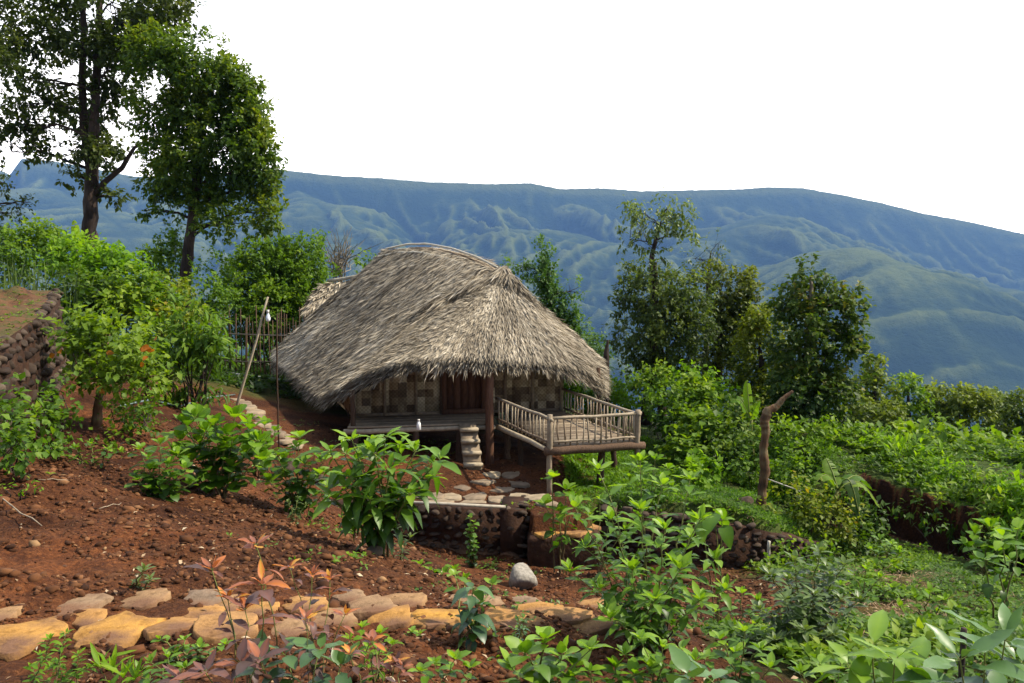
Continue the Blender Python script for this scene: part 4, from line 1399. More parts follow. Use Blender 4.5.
g = Geo().tube(np.linspace(at(218, 372, 22.8), at(312, 384, 22.3), 5), .032, 8, var=.9)
PIPE, nt, b = mat('grey_pipe', .45, .4); b.inputs['Base Color'].default_value = (.20, .21, .22, 1)
tag(build('pipe', g, [PIPE], origin=at(218, 372, 22.8)), 'pale grey water pipe running level in front of the stake fence', 'pipe')
g = Geo()
pp = [hit(x_, y_, 8, 20) + [0, 0, .03 + .08 * (k % 2)] for k, (x_, y_) in enumerate([(120, 408), (150, 407), (180, 408), (210, 403), (235, 396)])]
g.tube(pp, .014, 6, var=.9)
HOSE, nt, b = mat('pale_hose', .5, .3); b.inputs['Base Color'].default_value = (.12, .17, .17, 1)
tag(build('hose', g, [HOSE], origin=pp[0]), 'thin pale blue green hose lying behind the bright shrubs', 'hose')
fn = thing('stake_fence', 'weathered fence of thin upright stakes in the shade left of the hut', 'fence', at(262, 378, 23.2))
for k in range(34):
    px = 208 + k * 3.3 + r.normal(0, .6)
    D = 23.5 - k * .02
    top = at(px + r.normal(0, 1.5), 318 + r.normal(0, 5), D)
    b0 = at(px, 380, D); b0[2] = gzf(b0[0], b0[1]) - .1
    pole('stake', b0, top, .018, .012, WOOD, fn, n=5, seg=3, var=r.uniform(.3, 1))
for yy in (333, 360):
    pole('rail', at(206, yy, 23.45), at(322, yy + 4, 22.8), .018, mt=BAMB, parent=fn)

# ---- dead trunks
def dead(name, label, cat, px_pts, D, wpx, mt=BARKG, seed=1):
    T = np.array([at(x, y, D) for x, y in px_pts])
    T[0][2] = gzf(T[0][0], T[0][1]) - .1
    tt = np.linspace(0, len(T) - 1, len(T) * 5)
    P = np.stack([np.interp(tt, np.arange(len(T)), T[:, k]) for k in range(3)], 1)
    R = np.interp(tt, np.arange(len(T)), np.array(wpx) * D / F / 2)
    g = Geo().tube(P, R, 9, var=np.repeat(np.random.default_rng(seed).random(len(P)), 9), bump=.3, seed=seed)
    o = build(name, g, [mt], origin=T[0], smooth=True)
    return tag(o, label, cat)
RUST = var_mat('mossy_bark', [(0, (.06, .035, .02)), (.5, (.13, .07, .035)), (1, (.20, .15, .08))], nscale=8, stretch=(3, 3, .5), bmp=.6)
dead('dead_tree', 'bare bent trunk with a pale crooked top at the edge of the terrace', 'dead tree', [(761, 508), (762, 490), (765, 470), (763, 450), (766, 432), (764, 420), (768, 411), (776, 407), (783, 399), (793, 391)], 14.3, [12, 9, 10, 8, 8, 10, 9, 7, 5, 2.5], RUST, 2)
dead('dead_tree', 'thin dark dead snag standing just right of the roof corner', 'dead tree', [(606, 430), (607, 380), (606, 355), (608, 340)], 21, [5, 5, 6, 2], BARK, 3)
dead('stake', 'short pale stake leaning at the foot of the rubble wall on the right', 'stake', [(768, 572), (769, 541)], 12.4, [4, 3], BAMBL, 4)
dead('stake', 'dark cut stem standing among the large leaves at bottom right', 'stake', [(960, 683), (962, 660), (964, 628)], 4.4, [6, 6, 6], BARK, 5)
g = Geo().tube(np.array([at(742, 470, 17), at(765, 478, 15.5), at(800, 491, 14.6)]), .012, 5, var=.9)
tag(build('branch', g, [BAMBL], origin=at(742, 470, 17)), 'thin pale branch stuck across behind the bent dead trunk', 'branch')
# ------------------------------------------------------------------ trees and bushes
TM = (BARK, PURPLE)
tree('tall_tree', 'tallest airy tree with forked dark trunk at upper left', 'tree', [(90, 250), (90, 215), (92, 170), (95, 110), (98, 40), (101, -40)], 27, [15, 14, 12, 9, 7, 4],
     [(35, 28, 62, 30, 27, 1.5), (112, 2, 78, 28, 27, 1.8), (28, 78, 48, 20, 26.5), (72, 112, 62, 20, 27.4), (22, 125, 36, 16, 27), (112, 70, 34, 34, 27.5, 1.3), (150, 22, 40, 28, 27, 1.7), (68, 150, 40, 12, 26.6), (108, 150, 34, 16, 27.4), (12, 152, 22, 9, 27), (82, 178, 30, 7, 27.2, .6), (130, 45, 30, 22, 26.4), (60, -20, 90, 25, 27, 1.6), (30, 105, 30, 12, 27.5), (88, 40, 40, 34, 26.5), (110, 195, 26, 6, 27, .5)],
     TM, seed=1, sub=9, limb_r=.09, dens=92, leaf=.17, ratio=.27, k=8, gap=.50, gscale=1.1, shell=.5, spread=.14, bias=-.12)
g = Geo()
T_ = np.array([at(x, y, 27.1) for x, y in ((92, 175), (84, 130), (82, 80), (84, 30), (80, -40))])
g.tube(T_, np.array([10, 8, 7, 6, 4]) * 27 / F / 2, 8, var=.4)
T_ = np.array([at(x, y, 27 - .02 * k) for k, (x, y) in enumerate(((92, 198), (105, 182), (122, 168), (134, 148), (150, 138)))])
g.tube(T_, np.array([7, 6, 5, 3.5, 2]) * 27 / F / 2, 7, var=.4)
tt = [o for o in S.objects if o.name.startswith('tall_tree')][0]
build('fork', g, [BARK], tt, smooth=True)
tree('tree', 'dark tree at the left edge with only its twig ends in the picture', 'tree', [(-22, 260), (-18, 200), (-14, 150), (-8, 60)], 25, [12, 10, 8, 4],
     [(2, 182, 26, 12, 25), (2, 212, 22, 12, 25), (24, 202, 14, 5, 25, .5), (-20, 120, 24, 30, 25), (4, 60, 20, 30, 25), (-2, 245, 14, 18, 24)], TM, seed=2, sub=6, dens=80, leaf=.12, ratio=.24, k=7, gap=.46, bias=-.1)
tree('dense_tree', 'dense broad crowned tree with a low side branch, right of the tallest tree', 'tree', [(184, 290), (187, 262), (192, 225), (196, 190), (200, 130), (195, 60)], 25, [13, 11, 10, 9, 7, 3],
     [(188, 66, 50, 32, 25, 1.1), (215, 108, 50, 40, 25, 1.1), (172, 118, 36, 48, 25.2), (232, 150, 42, 40, 24.6, 1.1), (190, 165, 48, 36, 25), (252, 96, 13, 12, 25, .8), (155, 60, 28, 34, 25), (142, 105, 16, 20, 25.4, .7), (262, 168, 18, 26, 24.6), (236, 222, 42, 13, 24.4, .9), (272, 214, 18, 13, 24.2, .9), (160, 186, 24, 12, 25), (200, 206, 34, 12, 25, .7), (150, 210, 14, 5, 25, .5), (245, 195, 22, 12, 25, .7), (256, 130, 16, 16, 24.8), (268, 190, 12, 12, 24.6, .8), (225, 80, 22, 22, 25)],
     (BARK, leaf_mat('leaf_glossy_dark', [(0, (.014, .032, .007)), (.45, (.042, .085, .010)), (.75, (.10, .155, .013)), (1, (.19, .22, .018))], trans=.4)), seed=3, sub=6, limb_r=.08, dens=165, leaf=.15, ratio=.26, k=9, gap=.41, gscale=1.2, shell=.40, spread=.14, bias=.0)
bush('round_bush', 'big dark rounded bush with bright yellow green upper edge, behind the stake fence', 'bush', [(272, 285, 46, 42, 27, 1.2), (294, 262, 30, 24, 27.3), (255, 312, 40, 34, 26), (306, 286, 20, 26, 27.5), (262, 262, 26, 22, 27), (290, 318, 28, 26, 27)],
     GREEN, seed=4, dens=210, leaf=.14, ratio=.25, k=9, gap=.30, shell=.33, nst=12, stem_r=.03, bias=.0)
bush('bush', 'narrow bright bush hugging the trunk foot of the dense tree', 'bush', [(165, 268, 22, 26, 25.5), (172, 245, 12, 22, 25.5), (150, 262, 18, 14, 26), (215, 275, 24, 24, 24), (205, 300, 30, 22, 22)], GREEN, seed=5, dens=150, leaf=.12, ratio=.3, gap=.36)
bush('shrub', 'small pale upright shrub standing against the far hillside left of the roof', 'shrub', [(318, 244, 8, 12, 30), (365, 262, 10, 9, 30), (350, 268, 16, 8, 30)], GREEN, seed=6, dens=90, leaf=.14, ratio=.3, nst=5, gap=.4)
# bare twiggy tree
rng = np.random.default_rng(8)
bt = thing('bare_tree', 'leafless grey purple tree of fine twigs behind the thatched roof', 'tree', (at(340, 300, 31)[0], 31, gzf(at(340, 300, 31)[0], 31)))
g = Geo()
b0 = at(341, 285, 31); gz_ = gzf(b0[0], 31)
g.tube([[b0[0], 31, gz_], b0, at(341, 262, 31)], [.09, .07, .04], 6, var=.5)
for k in range(60):
    s_ = at(340 + rng.normal(0, 3), rng.uniform(255, 285), 31 + rng.normal(0, .3))
    e_ = at(340 + rng.normal(0, 16), rng.uniform(228, 268), 31 + rng.normal(0, .8))
    t = np.linspace(0, 1, 5)[:, None]
    g.tube(s_ + (e_ - s_) * t + rng.normal(0, .06, (5, 3)), np.linspace(.022, .006, 5), 4, var=rng.random(), cap=False)
build('branches', g, [BARKG], bt)

B = [
 ('bush', 'domed dark green bush on the skyline just above the brown topped wall', [(35, 246, 40, 22, 21), (48, 238, 26, 14, 21), (15, 262, 28, 18, 20)], GREEN, dict(seed=11, leaf=.11, ratio=.34, bias=-.05)),
 ('bush', 'bright yellow green bush directly below the tallest trunk', [(88, 262, 40, 20, 18), (112, 272, 32, 22, 17.8), (70, 252, 18, 14, 18.3)], BRIGHT, dict(seed=12, leaf=.13, ratio=.28, bias=-.05, up=.5)),
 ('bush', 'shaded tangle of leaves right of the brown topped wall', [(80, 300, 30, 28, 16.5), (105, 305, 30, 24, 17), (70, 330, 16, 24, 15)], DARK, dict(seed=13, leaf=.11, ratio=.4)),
 ('bush', 'yellowish bush sloping down towards the trunk of the dense tree', [(135, 290, 30, 22, 17), (152, 300, 26, 22, 16.8), (125, 310, 26, 20, 16.5)], GREEN, dict(seed=14, leaf=.12, ratio=.33, bias=.12)),
 ('bush', 'lime green bush in the middle of the left thicket', [(172, 300, 24, 20, 17.5), (180, 318, 22, 18, 17), (162, 325, 22, 16, 16.4)], YELLOW, dict(seed=15, leaf=.12, ratio=.32, bias=.05)),
 ('willow_shrub', 'narrow leaved grey green shrub left of the stake fence', [(190, 335, 28, 28, 14.5), (200, 362, 26, 24, 14.3), (178, 370, 24, 24, 14.4), (195, 385, 24, 14, 14.4), (205, 348, 24, 20, 14.2)], GREEN, dict(seed=16, leaf=.19, ratio=.11, tm=T4, gap=.38, droop=.5, k=8, stem_r=.018, nst=12)),
 ('bush', 'leafy bush spilling over the dark gap under the lime green bush', [(140, 345, 24, 24, 14.8), (155, 335, 18, 18, 15), (150, 372, 20, 20, 14)], GREEN, dict(seed=17, leaf=.13, ratio=.3)),
 ('shrub', 'low bright shrub growing at the foot of the stone wall at the left edge', [(14, 415, 24, 26, 8.4), (8, 448, 22, 22, 8.0), (20, 440, 18, 22, 7.8)], GREEN, dict(seed=18, leaf=.09, ratio=.3, bias=.05, gscale=.6)),
 ('shrub', 'dark low shrub between the stone wall and the orange flecked tree', [(52, 425, 26, 22, 9.6), (66, 410, 22, 22, 10), (45, 448, 18, 10, 9.0)], GREEN, dict(seed=19, leaf=.08, ratio=.35, bias=-.1, gscale=.6)),
 ('shrub', 'fine leaved shrub in the shade right of the orange flecked tree trunk', [(132, 415, 22, 20, 11), (150, 400, 18, 16, 12), (120, 440, 16, 8, 10.4)], GREEN, dict(seed=20, leaf=.08, ratio=.32, gscale=.6)),
 ('shrub', 'tiny bright green tuft on the bank at the left edge', [(14, 487, 14, 7, 7.4)], BRIGHT, dict(seed=21, leaf=.06, ratio=.2, k=9, nst=3, gscale=.4, gap=.3)),
 # right hand undergrowth
 ('bush', 'dark leafy bush pressed against the right railing of the deck', [(668, 408, 22, 24, 18.5), (655, 385, 18, 18, 20), (690, 425, 22, 16, 18)], GREEN, dict(seed=31, leaf=.12, ratio=.3, bias=-.02)),
 ('bush', 'light green bush with broad leaves right of the deck', [(692, 400, 22, 18, 18.8), (705, 428, 24, 20, 17.6), (690, 450, 24, 12, 17)], GREEN, dict(seed=32, leaf=.15, ratio=.4, bias=.1)),
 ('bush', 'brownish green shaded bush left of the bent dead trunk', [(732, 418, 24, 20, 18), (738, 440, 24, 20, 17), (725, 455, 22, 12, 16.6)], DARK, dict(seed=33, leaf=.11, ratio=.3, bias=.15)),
 ('bush', 'mid green bush behind the bent dead trunk', [(780, 445, 24, 26, 16.5), (790, 475, 24, 20, 15.6), (748, 470, 18, 12, 16)], GREEN, dict(seed=34, leaf=.11, ratio=.3)),
 ('bush', 'yellow green low bush in front of the banana plant by the rubble wall', [(790, 500, 24, 16, 14.3), (812, 512, 26, 16, 14), (775, 512, 22, 12, 14), (842, 525, 20, 18, 14)], YELLOW, dict(seed=35, leaf=.09, ratio=.35)),
 ('bush', 'spreading green bush above the banana plant', [(832, 445, 40, 22, 18), (805, 430, 26, 18, 19), (858, 450, 30, 20, 18.5)], GREEN, dict(seed=36, leaf=.12, ratio=.27)),
 ('bush', 'dark bush in the hollow beside the banana plant', [(868, 478, 32, 18, 16.6), (895, 482, 26, 14, 16.2), (852, 498, 18, 20, 15.4)], DARK, dict(seed=37, leaf=.13, ratio=.2, bias=.05)),
 ('hedge_bush', 'spiky bright green bush at the upper end of the overgrown bank', [(898, 462, 34, 18, 17), (925, 475, 26, 18, 16.6), (880, 455, 22, 14, 17.4)], BRIGHT, dict(seed=38, leaf=.22, ratio=.12, tm=T2, up=.9, bias=-.1)),
 ('hedge_bush', 'bright bush with an orange patch in the middle of the overgrown bank', [(948, 488, 30, 20, 15.8), (965, 500, 24, 18, 15.2), (930, 500, 22, 16, 15.4)], BRIGHT, dict(seed=39, leaf=.18, ratio=.15, tm=T2, up=.7, bias=-.12)),
 ('hedge_bush', 'lush green bush hanging over the dark hollow of the bank', [(985, 495, 30, 18, 14.6), (955, 508, 26, 12, 14.9), (925, 498, 20, 10, 15.4), (1000, 520, 22, 16, 13.8)], GREEN, dict(seed=40, leaf=.15, ratio=.18, tm=T2, up=.4, bias=.12)),
 ('hedge_bush', 'tall bright leafy bush at the right edge of the picture', [(1015, 500, 26, 20, 14.2), (1030, 525, 24, 30, 13.6), (1015, 540, 14, 14, 13.0)], BRIGHT, dict(seed=41, leaf=.17, ratio=.2, tm=T2, up=.5, bias=-.12)),
 ('hedge_bush', 'broad band of bright scrub behind the overgrown bank near the right edge', [(960, 474, 34, 14, 18.5), (1000, 482, 30, 14, 18), (930, 462, 30, 14, 19), (1035, 490, 26, 16, 18), (985, 468, 30, 10, 20.5), (1020, 474, 30, 10, 20.5)], BRIGHT, dict(seed=45, leaf=.18, ratio=.2, tm=T2, up=.6, bias=-.12)),
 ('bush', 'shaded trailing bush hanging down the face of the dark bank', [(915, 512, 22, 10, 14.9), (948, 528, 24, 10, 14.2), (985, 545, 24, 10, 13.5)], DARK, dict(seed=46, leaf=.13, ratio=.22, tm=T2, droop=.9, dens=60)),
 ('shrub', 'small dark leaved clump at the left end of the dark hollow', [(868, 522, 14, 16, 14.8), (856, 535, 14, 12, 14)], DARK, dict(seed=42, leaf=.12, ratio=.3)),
 ('shrub', 'broad leaved green clump on the terrace below the deck corner', [(690, 478, 14, 12, 15.2), (705, 470, 12, 10, 15.6)], BRIGHT, dict(seed=43, leaf=.14, ratio=.35, bias=-.15, nst=4)),
 ('shrub', 'low bushy clump at the foot of the rubble wall on the right', [(800, 560, 22, 12, 12.3), (775, 575, 16, 9, 11.8), (830, 560, 18, 14, 12.3)], GREEN, dict(seed=44, leaf=.09, ratio=.3)),
]
for nm, lab, bl_, mt_, kw in B:
    kw = dict(dict(dens=190, gap=.33, shell=.4, k=7), **kw)
    bush(nm, lab, nm.split('_')[-1], bl_, mt_, **kw)

tree('tree', 'small pale green tree flecked with orange leaves beside the left stone wall', 'tree', [(97, 446), (96, 425), (99, 400), (103, 375)], 11, [13, 11, 8, 5],
     [(105, 345, 36, 28, 11), (80, 340, 22, 22, 11), (135, 350, 24, 22, 10.8), (120, 375, 34, 20, 10.7), (90, 385, 22, 16, 10.8), (145, 378, 18, 14, 10.8), (112, 322, 24, 12, 11.2), (75, 365, 16, 20, 10.8)], (RUST, leaf_mat('leaf_pale_green', [(0, (.03, .07, .008)), (.5, (.105, .18, .012)), (1, (.21, .29, .02))], trans=.42)), seed=51, sub=4, dens=150, leaf=.10, ratio=.3, k=7, gap=.41, gscale=.6, tm=T2, limb_r=.03, bias=-.02)
root = [o for o in S.objects if o.get('label', '').startswith('small pale green tree')][0]
g = Geo(); rng = np.random.default_rng(3)
for cx_, cy_, n_ in ((148, 350, 12), (54, 344, 2), (103, 352, 1), (100, 388, 2)):
    b = np.array([at(cx_ + rng.normal(0, 4), cy_ + rng.normal(0, 4), 10.5) for k in range(n_)])
    leaves(g, b, rdir(rng, n_) * [1, .5, .4] + [0, 0, -.3], norm(rdir(rng, n_) * .4 + [0, -1, .4]), .09, .38, T4, .5 + .5 * rng.random(n_))
OR = leaf_mat('leaf_orange', [(0, (.24, .10, .015)), (1, (.42, .14, .015))])
build('orange_leaves', g, [OR], root)

GT = (BARK, GREY)
tree('tree', 'dense dark tree nearest the deck, leftmost of the trees right of the hut', 'tree', [(646, 415), (650, 385), (653, 350), (655, 300), (655, 262)], 22, [12, 10, 9, 7, 4],
     [(652, 298, 36, 30, 22, 1.1), (672, 335, 38, 40, 22, 1.1), (640, 335, 26, 34, 22), (692, 318, 22, 42, 22.2), (662, 372, 34, 18, 22), (625, 300, 12, 14, 22, .7), (640, 275, 20, 14, 22)], (BARK, leaf_mat('leaf_olive_grey', [(0, (.016, .032, .009)), (.5, (.048, .080, .018)), (1, (.13, .17, .035))], trans=.35)), seed=61, sub=6, dens=170, leaf=.13, ratio=.22, k=9, gap=.40, gscale=.9, shell=.38, bias=0)
tree('slender_tree', 'slender tree whose airy grey green top rises above the dense dark tree', 'tree', [(662, 400), (660, 340), (652, 290), (652, 255), (660, 225)], 23, [9, 7, 6, 5, 3],
     [(650, 222, 34, 17, 23), (676, 218, 18, 16, 23), (630, 240, 14, 12, 23, .7), (668, 206, 22, 9, 23), (640, 212, 20, 10, 23), (684, 236, 12, 10, 23.2, .8), (655, 250, 12, 12, 23, .6)], GT, seed=62, sub=8, dens=62, leaf=.14, ratio=.2, k=8, gap=.42, gscale=.8, droop=.6, limb_r=.035, bias=.05)
tree('slender_tree', 'faint thin crowned tree peeping over the olive crowned tree', 'tree', [(706, 400), (706, 330), (708, 275), (711, 252)], 25, [6, 5, 3, 1],
     [(708, 250, 20, 10, 25, .7), (722, 240, 8, 7, 25, .6), (692, 258, 12, 8, 25, .6), (712, 268, 20, 10, 25, .7)], GT, seed=63, sub=8, dens=70, leaf=.12, ratio=.2, k=7, gap=.44, limb_r=.03)
tree('tree', 'olive and brown crowned tree in the middle of the group right of the hut', 'tree', [(714, 415), (717, 385), (719, 350), (722, 300)], 24, [10, 9, 8, 4],
     [(718, 285, 32, 22, 24, 1.1), (740, 292, 20, 22, 24), (728, 322, 28, 30, 24), (708, 330, 18, 32, 24), (735, 350, 22, 24, 24), (716, 372, 28, 18, 24), (745, 318, 10, 20, 24.2)], (BARK, PURPLE), seed=64, sub=7, dens=140, leaf=.13, ratio=.3, k=8, gap=.38, shell=.4, bias=.10)
tree('tree', 'dark tree with a pointed top and ragged right side, rightmost of the tall group', 'tree', [(792, 455), (800, 410), (806, 370), (811, 320), (811, 280)], 19.5, [13, 11, 9, 7, 3],
     [(810, 276, 20, 16, 19.5), (800, 297, 26, 16, 19.5), (822, 312, 34, 26, 19.5, 1.1), (848, 298, 14, 10, 19.5, .8), (852, 330, 14, 20, 19.5, .8), (806, 345, 34, 32, 19.4, 1.1), (834, 362, 30, 28, 19.4), (800, 392, 36, 28, 19.2), (830, 402, 26, 20, 19.2), (782, 312, 12, 10, 19.6, .8), (860, 306, 8, 6, 19.5, .7), (845, 385, 14, 14, 19.4), (800, 425, 26, 16, 19)],
     (BARKG, leaf_mat('leaf_dark_glossy', [(0, (.014, .032, .007)), (.5, (.040, .080, .012)), (.85, (.095, .14, .018)), (1, (.17, .15, .025))], trans=.35)), seed=65, sub=6, dens=165, leaf=.13, ratio=.34, k=8, gap=.42, gscale=.8, shell=.38, bias=-.02)
tree('tree', 'yellow green tree filling the gap between the olive tree and the pointed dark tree', 'tree', [(762, 430), (763, 390), (760, 350)], 21.5, [8, 7, 4],
     [(760, 322, 20, 14, 21.5), (755, 348, 22, 28, 21.5), (768, 385, 32, 24, 21.3), (780, 355, 16, 26, 21.5), (745, 398, 22, 18, 21.3), (765, 415, 32, 14, 21)], (BARK, YELLOW), seed=66, sub=6, dens=230, leaf=.11, ratio=.3, k=8, gap=.36, bias=-.12)
tree('tree', 'light tree rising behind the right slope of the thatched roof', 'tree', [(560, 370), (556, 330), (548, 290), (544, 255)], 26, [8, 7, 5, 3],
     [(540, 258, 14, 16, 26), (520, 268, 15, 10, 26, .8), (545, 285, 24, 20, 26, 1.1), (560, 310, 20, 22, 26), (574, 292, 10, 14, 26, .8), (575, 330, 14, 16, 26), (556, 340, 30, 20, 26), (590, 355, 18, 22, 25), (550, 375, 30, 22, 26)], (BARK, leaf_mat('leaf_spring', [(0, (.02, .05, .014)), (.5, (.05, .115, .022)), (1, (.12, .21, .035))])), seed=67, sub=6, dens=200, leaf=.12, ratio=.25, k=8, gap=.38, gscale=.9)
bush('bush', 'bright sunlit bush below the right end of the thatched roof', 'bush', [(585, 395, 26, 22, 22.5), (610, 405, 22, 22, 22), (570, 385, 16, 18, 23), (625, 390, 14, 18, 23)], BRIGHT, seed=68, dens=190, leaf=.12, ratio=.3, gap=.33, bias=-.15)
bush('bush', 'sunlit bush between the trunks of the dense dark tree and the olive tree', 'bush', [(690, 385, 22, 18, 20.5), (712, 395, 26, 16, 20), (672, 395, 20, 12, 20.5)], BRIGHT, seed=69, dens=190, leaf=.12, ratio=.3, gap=.33, bias=-.18)

# young trees below the right hand edge of the garden
OLIVE = leaf_mat('leaf_olive', [(0, (.02, .04, .007)), (.5, (.07, .11, .012)), (1, (.18, .22, .025))])
Rt = [
 ('narrow young tree with an airy pointed top, leftmost on the lower slope at right', [(874, 372, 9.45, 15.4, 31), (868, 396, 18.9, 22, 31), (884, 394, 12.6, 17.6, 31), (872, 416, 25.2, 15.4, 31)], OLIVE),
 ('dark round crowned young tree on the lower slope at right', [(908, 388, 16.8, 13.2, 33), (912, 408, 18.9, 19.8, 33)], GREEN),
 ('yellowish young tree between the dark round tree and the forked pale tree', [(935, 398, 16.8, 13.2, 34), (945, 416, 23.1, 22, 34)], OLIVE),
 ('forked pale green young tree on the lower slope at right', [(958, 398, 18.9, 13.2, 33), (968, 420, 25.2, 22, 33), (982, 400, 12.6, 11, 33)], OLIVE),
 ('greyish young tree near the right edge, behind the forked pale tree', [(998, 404, 16.8, 13.2, 37), (1000, 426, 21, 22, 36)], GREY),
 ('young tree cut off by the right edge on the lower slope', [(1018, 408, 18.9, 15.4, 33), (1024, 434, 21, 22, 33)], OLIVE),
 ('olive young tree just right of the pointed dark tree', [(850, 409, 18.9, 15.4, 27), (888, 420, 21, 15.4, 27), (866, 426, 23.1, 13.2, 27)], OLIVE),
 ('low dark tree in front of the forked pale tree', [(935, 434, 23.1, 13.2, 25), (975, 444, 23.1, 13.2, 25)], GREEN),
 ('low bushy tree at the right edge above the overgrown bank', [(1005, 452, 23.1, 13.2, 23), (1028, 464, 18.9, 15.4, 23)], GREEN),
]
for k, (lab, bl_, mt_) in enumerate(Rt):
    b = bl_[0]
    tree('young_tree', lab, 'tree', [(b[0] + 2, b[1] + 70), (b[0] + 1, b[1] + 35), (b[0], b[1] + 2)], b[4], [6, 5, 2], bl_, (BARK, mt_), group='young trees on the lower slope', seed=80 + k, sub=6, dens=95, leaf=.17, ratio=.32, k=7, gap=.40, shell=.4, bias=0.06, limb_r=.04)
g = Geo(); rng = np.random.default_rng(90)
bl_ = []
for k in range(60):
    D = rng.uniform(26, 60)
    px = rng.uniform(-60, 1080) if k % 2 else rng.uniform(600, 1080)
    x = (px - HX) / F * D
    z = gzf(x, D)
    py = HOR - (z + rng.uniform(.1, .8)) / D * F
    if 200 < px < 660 and D < 32: continue
    bl_.append((px, py, rng.uniform(1.0, 2.2) * F / D, rng.uniform(.8, 1.3) * F / D, D))
for k in range(26):
    D = rng.uniform(17.5, 27); px = rng.uniform(850, 1060); x = (px - HX) / F * D; z = gzf(x, D)
    bl_.append((px, HOR - (z + .15) / D * F, rng.uniform(1.0, 1.6) * F / D, .4 * F / D, D))
foliage(g, rng, bl_, per_m2=130, leaf=.19, ratio=.35, k=7, gap=.32, bias=.0)
tag(build('thicket', g, [GREEN]), 'continuous scrub covering the slope that drops away behind the garden', kind='stuff')

# reeds and grass behind the left wall
rng = np.random.default_rng(14)
rd = thing('reed_clump', 'row of upright grey green reeds behind the brown topped stone wall', 'reeds', (at(30, 290, 16)[0], 16, gzf(at(30, 290, 16)[0], 16)))
g = Geo()
N = 260
x = rng.uniform(-11.0, -7.9, N); y = rng.uniform(15, 17, N)
b = np.stack([x, y, ground_z(x, y)], 1)
leaves(g, b, rng.normal(0, .10, (N, 3)) + [0, 0, 1], rdir(rng, N) * [1, 1, .1], rng.uniform(1.4, 2.2, N), .012, TB, rng.random(N), curl=rng.uniform(0, .15, N))
b2 = b + rng.uniform(.6, 1.7, N)[:, None] * [0, 0, 1]
leaves(g, b2, rdir(rng, N) * [1, 1, .3] + [0, 0, .4], norm(rdir(rng, N) * .3 + [0, 0, 1]), rng.uniform(.3, .6, N), .06, T4, rng.random(N), curl=.5)
build('blades', g, [GREY], rd)

# banana plants
def banana(name, label, base, stem_top, leaf_specs, D, w=.20, L=1.0, mt=BRIGHT, seed=0, sr=.05):
    r = np.random.default_rng(seed)
    p0, p1 = at(*base, D), at(*stem_top, D)
    p0[2] = gzf(p0[0], p0[1]) - .05
    root = thing(name, label, 'banana plant', p0)
    g = Geo().tube(np.linspace(p0, p1, 6) + r.normal(0, .01, (6, 3)), np.linspace(sr, sr * .6, 6), 9, var=.8)
    build('stem', g, [STEM], root, smooth=True)
    for (ex, ey, dd, hump, wd) in leaf_specs:
        e = at(ex, ey, D + dd)
        n = 26
        t = np.linspace(0, 1, n)[:, None]
        P = p1 + (e - p1) * t + np.array([0, 0, 1]) * np.sin(np.pi * t) * hump
        T = norm(np.gradient(P, axis=0))
        s = norm(np.cross(T, [0, -.25, 1]))
        nn_ = np.cross(s, T)
        wdt = wd * np.minimum(1, t[:, 0] * 5) ** .7 * (1 - t[:, 0] ** 5) ** .6 + .004
        wdt = wdt * (1 + .12 * (H(np.arange(n), np.full(n, seed)) - .5))
        V = np.concatenate([P, P + s * wdt[:, None] - nn_ * (wdt * .25)[:, None] * (.6 + .8 * r.random((n, 1))), P - s * wdt[:, None] - nn_ * (wdt * .25)[:, None] * (.6 + .8 * r.random((n, 1)))])
        q = []
        for k in range(n - 1):
            if r.random() > .10: q.append([k, n + k, n + k + 1, k + 1])
            if r.random() > .10: q.append([k, k + 1, 2 * n + k + 1, 2 * n + k])
        g = Geo(); g.add(V, q, 0, np.clip(.5 + .3 * r.normal(), 0, 1))
        g.tube(P, np.linspace(.014, .004, n), 5, mat=1, var=1)
        build('leaf', g, [mt, STEM], root)
banana('banana_plant', 'banana plant with arching drooping leaves at the end of the rubble wall', (824, 535), (838, 490), [(880, 508, .2, .28, .13), (872, 490, .6, .25, .13), (826, 458, .3, .05, .13), (815, 484, -.3, .2, .12), (860, 520, -.4, .4, .12)], 14.4, seed=3, mt=GREEN)
banana('banana_plant', 'young banana plant with upright bright leaves between the deck and the bent dead trunk', (755, 440), (750, 420), [(747, 380, .1, 0, .10), (760, 400, -.1, .05, .14), (730, 402, 0, .2, .10), (738, 396, .3, .1, .1)], 17.5, seed=4)
banana('banana_plant', 'solitary banana shoot poking above the bushes beside the tallest trunk', (78, 262), (78, 250), [(74, 220, 0, 0, .09), (84, 232, .1, .02, .08), (100, 246, 0, .12, .07), (118, 248, -.1, .15, .06)], 20, seed=5)

